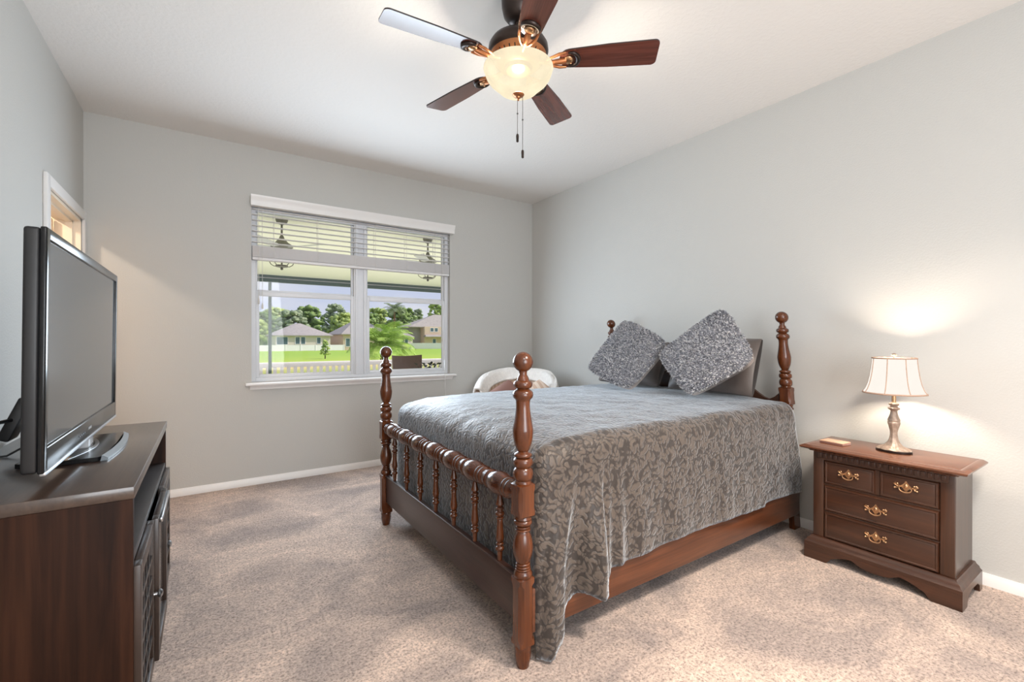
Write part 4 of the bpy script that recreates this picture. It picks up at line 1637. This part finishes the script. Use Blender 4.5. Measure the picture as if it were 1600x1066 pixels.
def porch_fan(x, y, label):
    f = thing('patio_fan', label, 'ceiling fan', (x, y, 2.66), 'porch ceiling fans')
    put('canopy', B().lathe([(0.02, 2.585), (0.055, 2.60), (0.07, 2.64), (0.07, 2.66)], (x, y, 0), 'z', 24), M['fan_out'], f)
    put('downrod', B().lathe([(0.012, 2.42), (0.012, 2.60)], (x, y, 0), 'z', 12), M['fan_out'], f)
    put('motor_housing', B().lathe([(0.10, 2.30), (0.125, 2.31), (0.125, 2.335), (0.07, 2.37), (0.03, 2.42), (0.02, 2.45)], (x, y, 0), 'z', 28), M['fan_out'], f)
    for k in range(5):
        a = 0.35+2*pi*k/5
        b = B().prism([(0.12, -0.03), (0.20, -0.055), (0.62, -0.07), (0.62, 0.07), (0.20, 0.055), (0.12, 0.03)], 'z', -0.003, 0.003)
        b.xf(Matrix.Translation((x, y, 2.305)) @ Matrix.Rotation(a, 4, 'Z') @ Matrix.Rotation(radians(10), 4, 'X'))
        put('blade', b, M['fan_frost'], f)
    b = B()
    for k in range(5):
        a = 0.2+2*pi*k/5
        pts = [(x+r*cos(a), y+r*sin(a), z) for r, z in ((0.05, 2.075), (0.09, 2.078), (0.125, 2.10), (0.145, 2.14), (0.13, 2.155))]
        b.tube(pts, 0.005, 6)
        b.ball((x+0.14*cos(a), y+0.14*sin(a), 2.15), 0.011, 1)
    b.lathe([(0.03, 2.06), (0.07, 2.068), (0.07, 2.088), (0.03, 2.094)], (x, y, 0), 'z', 20)
    b.ball((x, y, 2.045), 0.017, 2)
    b.lathe([(0.010, 2.09), (0.010, 2.30)], (x, y, 0), 'z', 10)
    put('light_cage', b, M['fan_out'], f)
    return f


porch_fan(0.76, 6.2, 'porch ceiling fan with curled light cage, seen through the left half of the window')
porch_fan(2.68, 6.2, 'porch ceiling fan with curled light cage, seen through the right half of the window')

# patio chair and plant
pc = thing('patio_chair', 'brown patio chair with curved back on the porch outside', 'chair', (2.30, 6.15, -0.15))


def pc_back(u, v, th):
    x = 2.085+0.40*u
    return Vector((x+0.012*(2*v-1)*(2*u-1), 6.0-0.07*(2*u-1)**2+0.05*v+th, 0.30+(0.650+0.014*(2*u-1)**2)*v))


put('backrest', shell(pc_back, 18, 6, 0.03), M['wicker'], pc, 60)
put('seat', B().box(2.05, 2.52, 5.98, 6.46, 0.24, 0.31, 0.02), M['wicker'], pc)
for x in (2.08, 2.49):
    for y in (6.0, 6.42):
        put('leg', B().box(x-0.02, x+0.02, y-0.02, y+0.02, -0.15, 0.25), M['wicker'], pc)
pp = thing('potted_plant', 'dark leafy potted plant standing just outside the window', 'plant', (2.26, 5.2, -0.15))
put('pot', B().lathe([(0.10, -0.15), (0.15, 0.20), (0.155, 0.24), (0.14, 0.24), (0.13, 0.20), (0.001, 0.20)], (2.26, 5.2, 0), 'z', 24), M['pot'], pp)
put('stem', B().tube([(2.26, 5.2, 0.19), (2.27, 5.2, 0.5), (2.26, 5.2, 0.78)], 0.012, 8), M['bark'], pp)
rn = random.Random(11)
b = B()
for i in range(70):
    a = rn.uniform(0, 2*pi)
    e = rn.uniform(-0.3, 1.0)
    r = rn.uniform(0.03, 0.17)
    p = Vector((2.27+r*cos(a)*1.15, 5.2+r*sin(a), 0.77+rn.uniform(-0.08, 0.11)))
    Rm = Matrix.Translation(p) @ Matrix.Rotation(a, 4, 'Z') @ Matrix.Rotation(-e, 4, 'Y')
    pts = []
    for k in range(9):
        t_ = k/8
        pts.append((t_*0.055, 0.017*sin(pi*t_**0.8), 0.006*sin(pi*t_)))
    poly = pts + [(x_, -y_, z_) for x_, y_, z_ in pts[-2:0:-1]]
    vs = [b.bm.verts.new(Rm @ Vector(q_)) for q_ in poly]
    vs2 = [b.bm.verts.new(Rm @ (Vector(q_)+Vector((0, 0, 0.002)))) for q_ in poly]
    b.bm.faces.new(vs)
    b.bm.faces.new(vs2[::-1])
put('leaves', b, M['plantleaf'], pp)

# ------------------------------------------------------------------ outdoors: lawn, palms, trees, houses
G = -0.5


def lawn_f(u, v):
    y = 12.4+v*110
    return Vector((-40+140*u, y, -0.16 if y < 12.6 else G+0.34*exp(-(y-12.4)/3.0)))


struct('lawn', B().grid(lawn_f, 24, 60), M['lawn'], 'sunlit green lawn with a dry strip beyond the porch', 'lawn')


def frond(b, base, az, elev, ln, droop, nl, wl, seed):
    rn = random.Random(seed)
    pts = []
    p = Vector(base)
    e = elev
    st = ln/12
    for k in range(13):
        pts.append(p.copy())
        p = p+Vector((cos(az)*cos(e), sin(az)*cos(e), sin(e)))*st
        e -= droop/12*(0.4+1.2*k/12)
    b.tube(pts, [0.012*ln*(1-0.8*k/12) for k in range(13)], 4)
    for i in range(nl):
        t_ = 0.12+0.86*i/nl
        k = min(11, int(t_*12))
        q_ = pts[k].lerp(pts[k+1], t_*12-k)
        d = (pts[k+1]-pts[k]).normalized()
        sd = d.cross(Vector((0, 0, 1)))
        if sd.length < 1e-4:
            sd = Vector((1, 0, 0))
        sd.normalize()
        L_ = wl*sin(pi*(0.12+0.83*t_))**0.7*rn.uniform(0.85, 1.1)
        for s_ in (-1, 1):
            tip = q_+(sd*s_*0.85+d*0.5+Vector((0, 0, -0.30)))*L_
            mid = q_+(sd*s_*0.50+d*0.22+Vector((0, 0, 0.03)))*L_
            wv = d*0.02*ln
            f1 = b.bm.verts.new(q_-wv*0.4)
            f2 = b.bm.verts.new(q_+wv*0.6)
            m1 = b.bm.verts.new(mid+wv*0.55)
            m2 = b.bm.verts.new(mid-wv*0.45)
            tp = b.bm.verts.new(tip)
            b.bm.faces.new((f1, f2, m1, m2))
            b.bm.faces.new((m2, m1, tp))


def palm(name, x, y, g, zc, tr, ln, nf, label, wl, seed, grp=None, lf='palm_leaf'):
    t = thing(name, label, 'palm', (x, y, g), grp)
    b = B()
    prof = []
    nn = 26
    for k in range(nn):
        z = g+(zc-g)*k/(nn-1)
        prof.append((tr*(1.0+0.25*(k % 2))*(1.1-0.25*k/nn), z))
    b.lathe(prof, (x, y, 0), 'z', 14)
    put('trunk', b, M['palm_trunk'], t)
    b = B()
    rn = random.Random(seed)
    for i in range(nf):
        frond(b, (x, y, zc), i*2.39996+rn.uniform(-0.2, 0.2), 1.25-1.35*i/nf+rn.uniform(-0.1, 0.1), ln*rn.uniform(0.85, 1.1), 1.5, 26, wl, seed*100+i)
    put('fronds', b, M[lf], t)
    return t


palm('pygmy_palm', 4.56, 14.0, -0.25, 0.95, 0.085, 1.15, 56, 'bright green bushy palm close behind the porch railing', 0.34, 4)
palm('tall_palm', 26.7, 76.0, G, 6.2, 0.16, 2.4, 22, 'tall thin palm rising above the distant tree line', 0.7, 9, None, 'leaf3')


def tree(x, y, ztop_, rw, mat, label, seed):
    t = thing('tree', label, 'tree', (x, y, G), 'distant trees behind the houses')
    rn = random.Random(seed)
    put('trunk', B().tube([(x, y, G), (x+0.1, y, G+1.2), (x, y, ztop_*0.55)], [0.35, 0.28, 0.15], 8), M['bark'], t)
    b = B()
    for i in range(170):
        a = rn.uniform(0, 2*pi)
        h = rn.random()
        r = 1.25*rw*(0.35+0.65*sin(pi*(0.15+0.75*h)))*sqrt(rn.random())
        z = 0.4+(ztop_-0.5)*h
        s_ = rn.uniform(0.25, 0.62)
        b.ball((x+r*cos(a), y+r*sin(a), z), s_, 2, (1.15, 1.0, 0.8), 0.9, 4.5)
    put('crown', b, mat, t, 180)
    return t


TREES = [(6.2, 86, 4.2, 1.9, 'leaf2', 'bright green tree at the left end of the distant tree line'),
         (8.6, 93, 6.0, 2.0, 'leaf1', 'dark tree just right of the porch post in the tree line'),
         (11.0, 98, 7.0, 2.2, 'leaf2', 'pale green tree standing above the grey hip roof'),
         (13.0, 92, 6.4, 2.0, 'leaf3', 'grey green tree above the ridge of the hip roof'),
         (16.8, 99, 7.6, 2.6, 'leaf1', 'tallest dark oak right of the hip roof'),
         (20.4, 93, 7.8, 2.4, 'leaf3', 'broad grey green tree above the right end of the hip roof'),
         (24.0, 100, 6.8, 2.2, 'leaf2', 'bright tree beside the window mullion'),
         (27.6, 94, 6.6, 2.4, 'leaf1', 'dark tree behind the bushy palm'),
         (31.0, 99, 7.8, 2.4, 'leaf2', 'leafy tree behind the small white house'),
         (34.6, 94, 8.0, 2.6, 'leaf1', 'dark tree left of the two storey house roof'),
         (39.2, 100, 8.2, 2.6, 'leaf3', 'grey green tree behind the two storey house'),
         (43.2, 94, 9.4, 2.2, 'leaf2', 'tree at the right edge of the window view')]
for i, (x, y, zt_, rw, mt, lb) in enumerate(TREES):
    y2 = (90.5, 97.5, 105)[i % 3]
    x, y, zt_ = x*y2/y, y2, G+(zt_-G)*y2/y
    tree(x, y, zt_, rw, M[mt], lb, 50+i)

yt = thing('young_tree', 'small young tree standing alone on the lawn', 'tree', (8.46, 41.6, G))
put('trunk', B().tube([(8.46, 41.6, G), (8.48, 41.6, 0.2), (8.46, 41.6, 1.0)], [0.05, 0.04, 0.02], 8), M['bark'], yt)
b = B()
rn = random.Random(21)
for i in range(70):
    h = rn.random()
    r = 0.42*(1-h)**0.8*sqrt(rn.random())+0.03
    a = rn.uniform(0, 2*pi)
    b.ball((8.46+r*cos(a), 41.6+r*sin(a), -0.12+1.3*h), rn.uniform(0.07, 0.15), 1, (1, 1, 0.8), 0.6, 4)
put('crown', b, M['leaf2'], yt, 180)


def hip_roof(b, x0, x1, y0, y1, ze, zr, ov, rl0, rl1):
    x0 -= ov
    x1 += ov
    y0 -= ov
    y1 += ov
    ym = (y0+y1)/2
    vs = [b.bm.verts.new(p) for p in ((x0, y0, ze), (x1, y0, ze), (x1, y1, ze), (x0, y1, ze), (rl0, ym, zr), (rl1, ym, zr),
                                      (x0, y0, ze-0.14), (x1, y0, ze-0.14), (x1, y1, ze-0.14), (x0, y1, ze-0.14))]
    for f in ((0, 1, 5, 4), (1, 2, 5), (2, 3, 4, 5), (3, 0, 4), (6, 7, 1, 0), (7, 8, 2, 1), (8, 9, 3, 2), (9, 6, 0, 3), (9, 8, 7, 6)):
        b.bm.faces.new([vs[i] for i in f])


def house(label, blocks, roofs, wins, loc):
    t = thing('house', label, 'house', loc, 'houses across the lawn')
    for x0, x1, y0, y1, z0, z1, m in blocks:
        put('walls', B().box(x0, x1, y0, y1, z0, z1), M[m], t)
    for r in roofs:
        b = B()
        hip_roof(b, *r)
        put('roof', b, M['roof'], t)
    for x0, x1, y, z0, z1 in wins:
        b = B()
        b.box(x0-0.06, x1+0.06, y-0.04, y, z0-0.06, z0)
        b.box(x0-0.06, x1+0.06, y-0.04, y, z1, z1+0.06)
        b.box(x0-0.06, x0, y-0.04, y, z0, z1)
        b.box(x1, x1+0.06, y-0.04, y, z0, z1)
        f = put('window', b, M['fence'], t)
        put('window_pane', B().box(x0, x1, y-0.02, y, z0, z1), M['pane'], f)
    return t


house('pale single storey house with grey hip roof behind the white fence',
      [(8.1, 15.6, 73, 83, G, 1.72, 'stucco_a')], [(8.1, 15.6, 73, 83, 1.80, 3.70, 0.35, 11.4, 12.2)],
      [(8.3, 9.7, 73, 0.45, 1.5), (10.75, 11.3, 73, 0.5, 1.5), (11.5, 12.05, 73, 0.5, 1.5), (13.7, 14.2, 73, 0.55, 1.45)], (11.8, 78, G))
house('tan house partly hidden behind the window mullion',
      [(17.5, 25.0, 73, 83, G, 2.05, 'stucco_b')], [(17.5, 25, 73, 83, 2.05, 4.4, 0.35, 20.5, 22.0)], [(17.9, 18.5, 73, 0.1, 1.3)], (21, 78, G))
house('small pale house between the palm and the two storey house',
      [(25.9, 30.4, 77, 84, G, 1.60, 'stucco_a')], [(25.9, 30.4, 77, 84, 1.62, 3.0, 0.3, 28.2, 29.4)], [(28.2, 28.75, 77, 0.3, 1.3), (28.95, 29.5, 77, 0.3, 1.3)], (28, 80, G))
house('two storey tan house, its shaded side coloured grey, at the right edge of the window view',
      [(33.1, 44.0, 78, 84.5, G, 3.55, 'stucco_b'), (30.9, 33.1, 80, 84.5, G, 3.55, 'stucco_shaded')],
      [(30.9, 44.0, 79, 84.5, 3.55, 6.0, 0.5, 36.5, 39.0), (33.1, 44.0, 77.2, 78, 1.75, 2.05, 0.2, 33.1, 44.0)],
      [(34.25, 34.85, 78, 2.65, 3.3), (35.1, 35.7, 78, 2.65, 3.3), (34.7, 35.3, 78, 0.4, 1.25)], (37, 84, G))


def fence(x0, x1, y0, y1, h, label):
    t = thing('vinyl_fence', label, 'fence', (x0, y0, G), 'white fences across the lawn')
    n = max(2, int((x1-x0)/1.8))
    a = atan2(y1-y0, x1-x0)
    ln = sqrt((x1-x0)**2+(y1-y0)**2)
    Mx = Matrix.Translation((x0, y0, G)) @ Matrix.Rotation(a, 4, 'Z')
    put('fence_panel', B().box(0, ln, -0.02, 0.02, 0.03, h-0.05).xf(Mx), M['fence'], t)
    for i in range(n+1):
        x = ln*i/n
        put('fence_post', B().box(x-0.06, x+0.06, -0.06, 0.06, 0, h).xf(Mx), M['fence'], t)


fence(5.2, 17.2, 71.2, 71.2, 0.92, 'white vinyl fence in front of the grey hip roofed house')
fence(29.4, 40.0, 76.2, 70.5, 1.1, 'white vinyl fence in front of the two storey house')
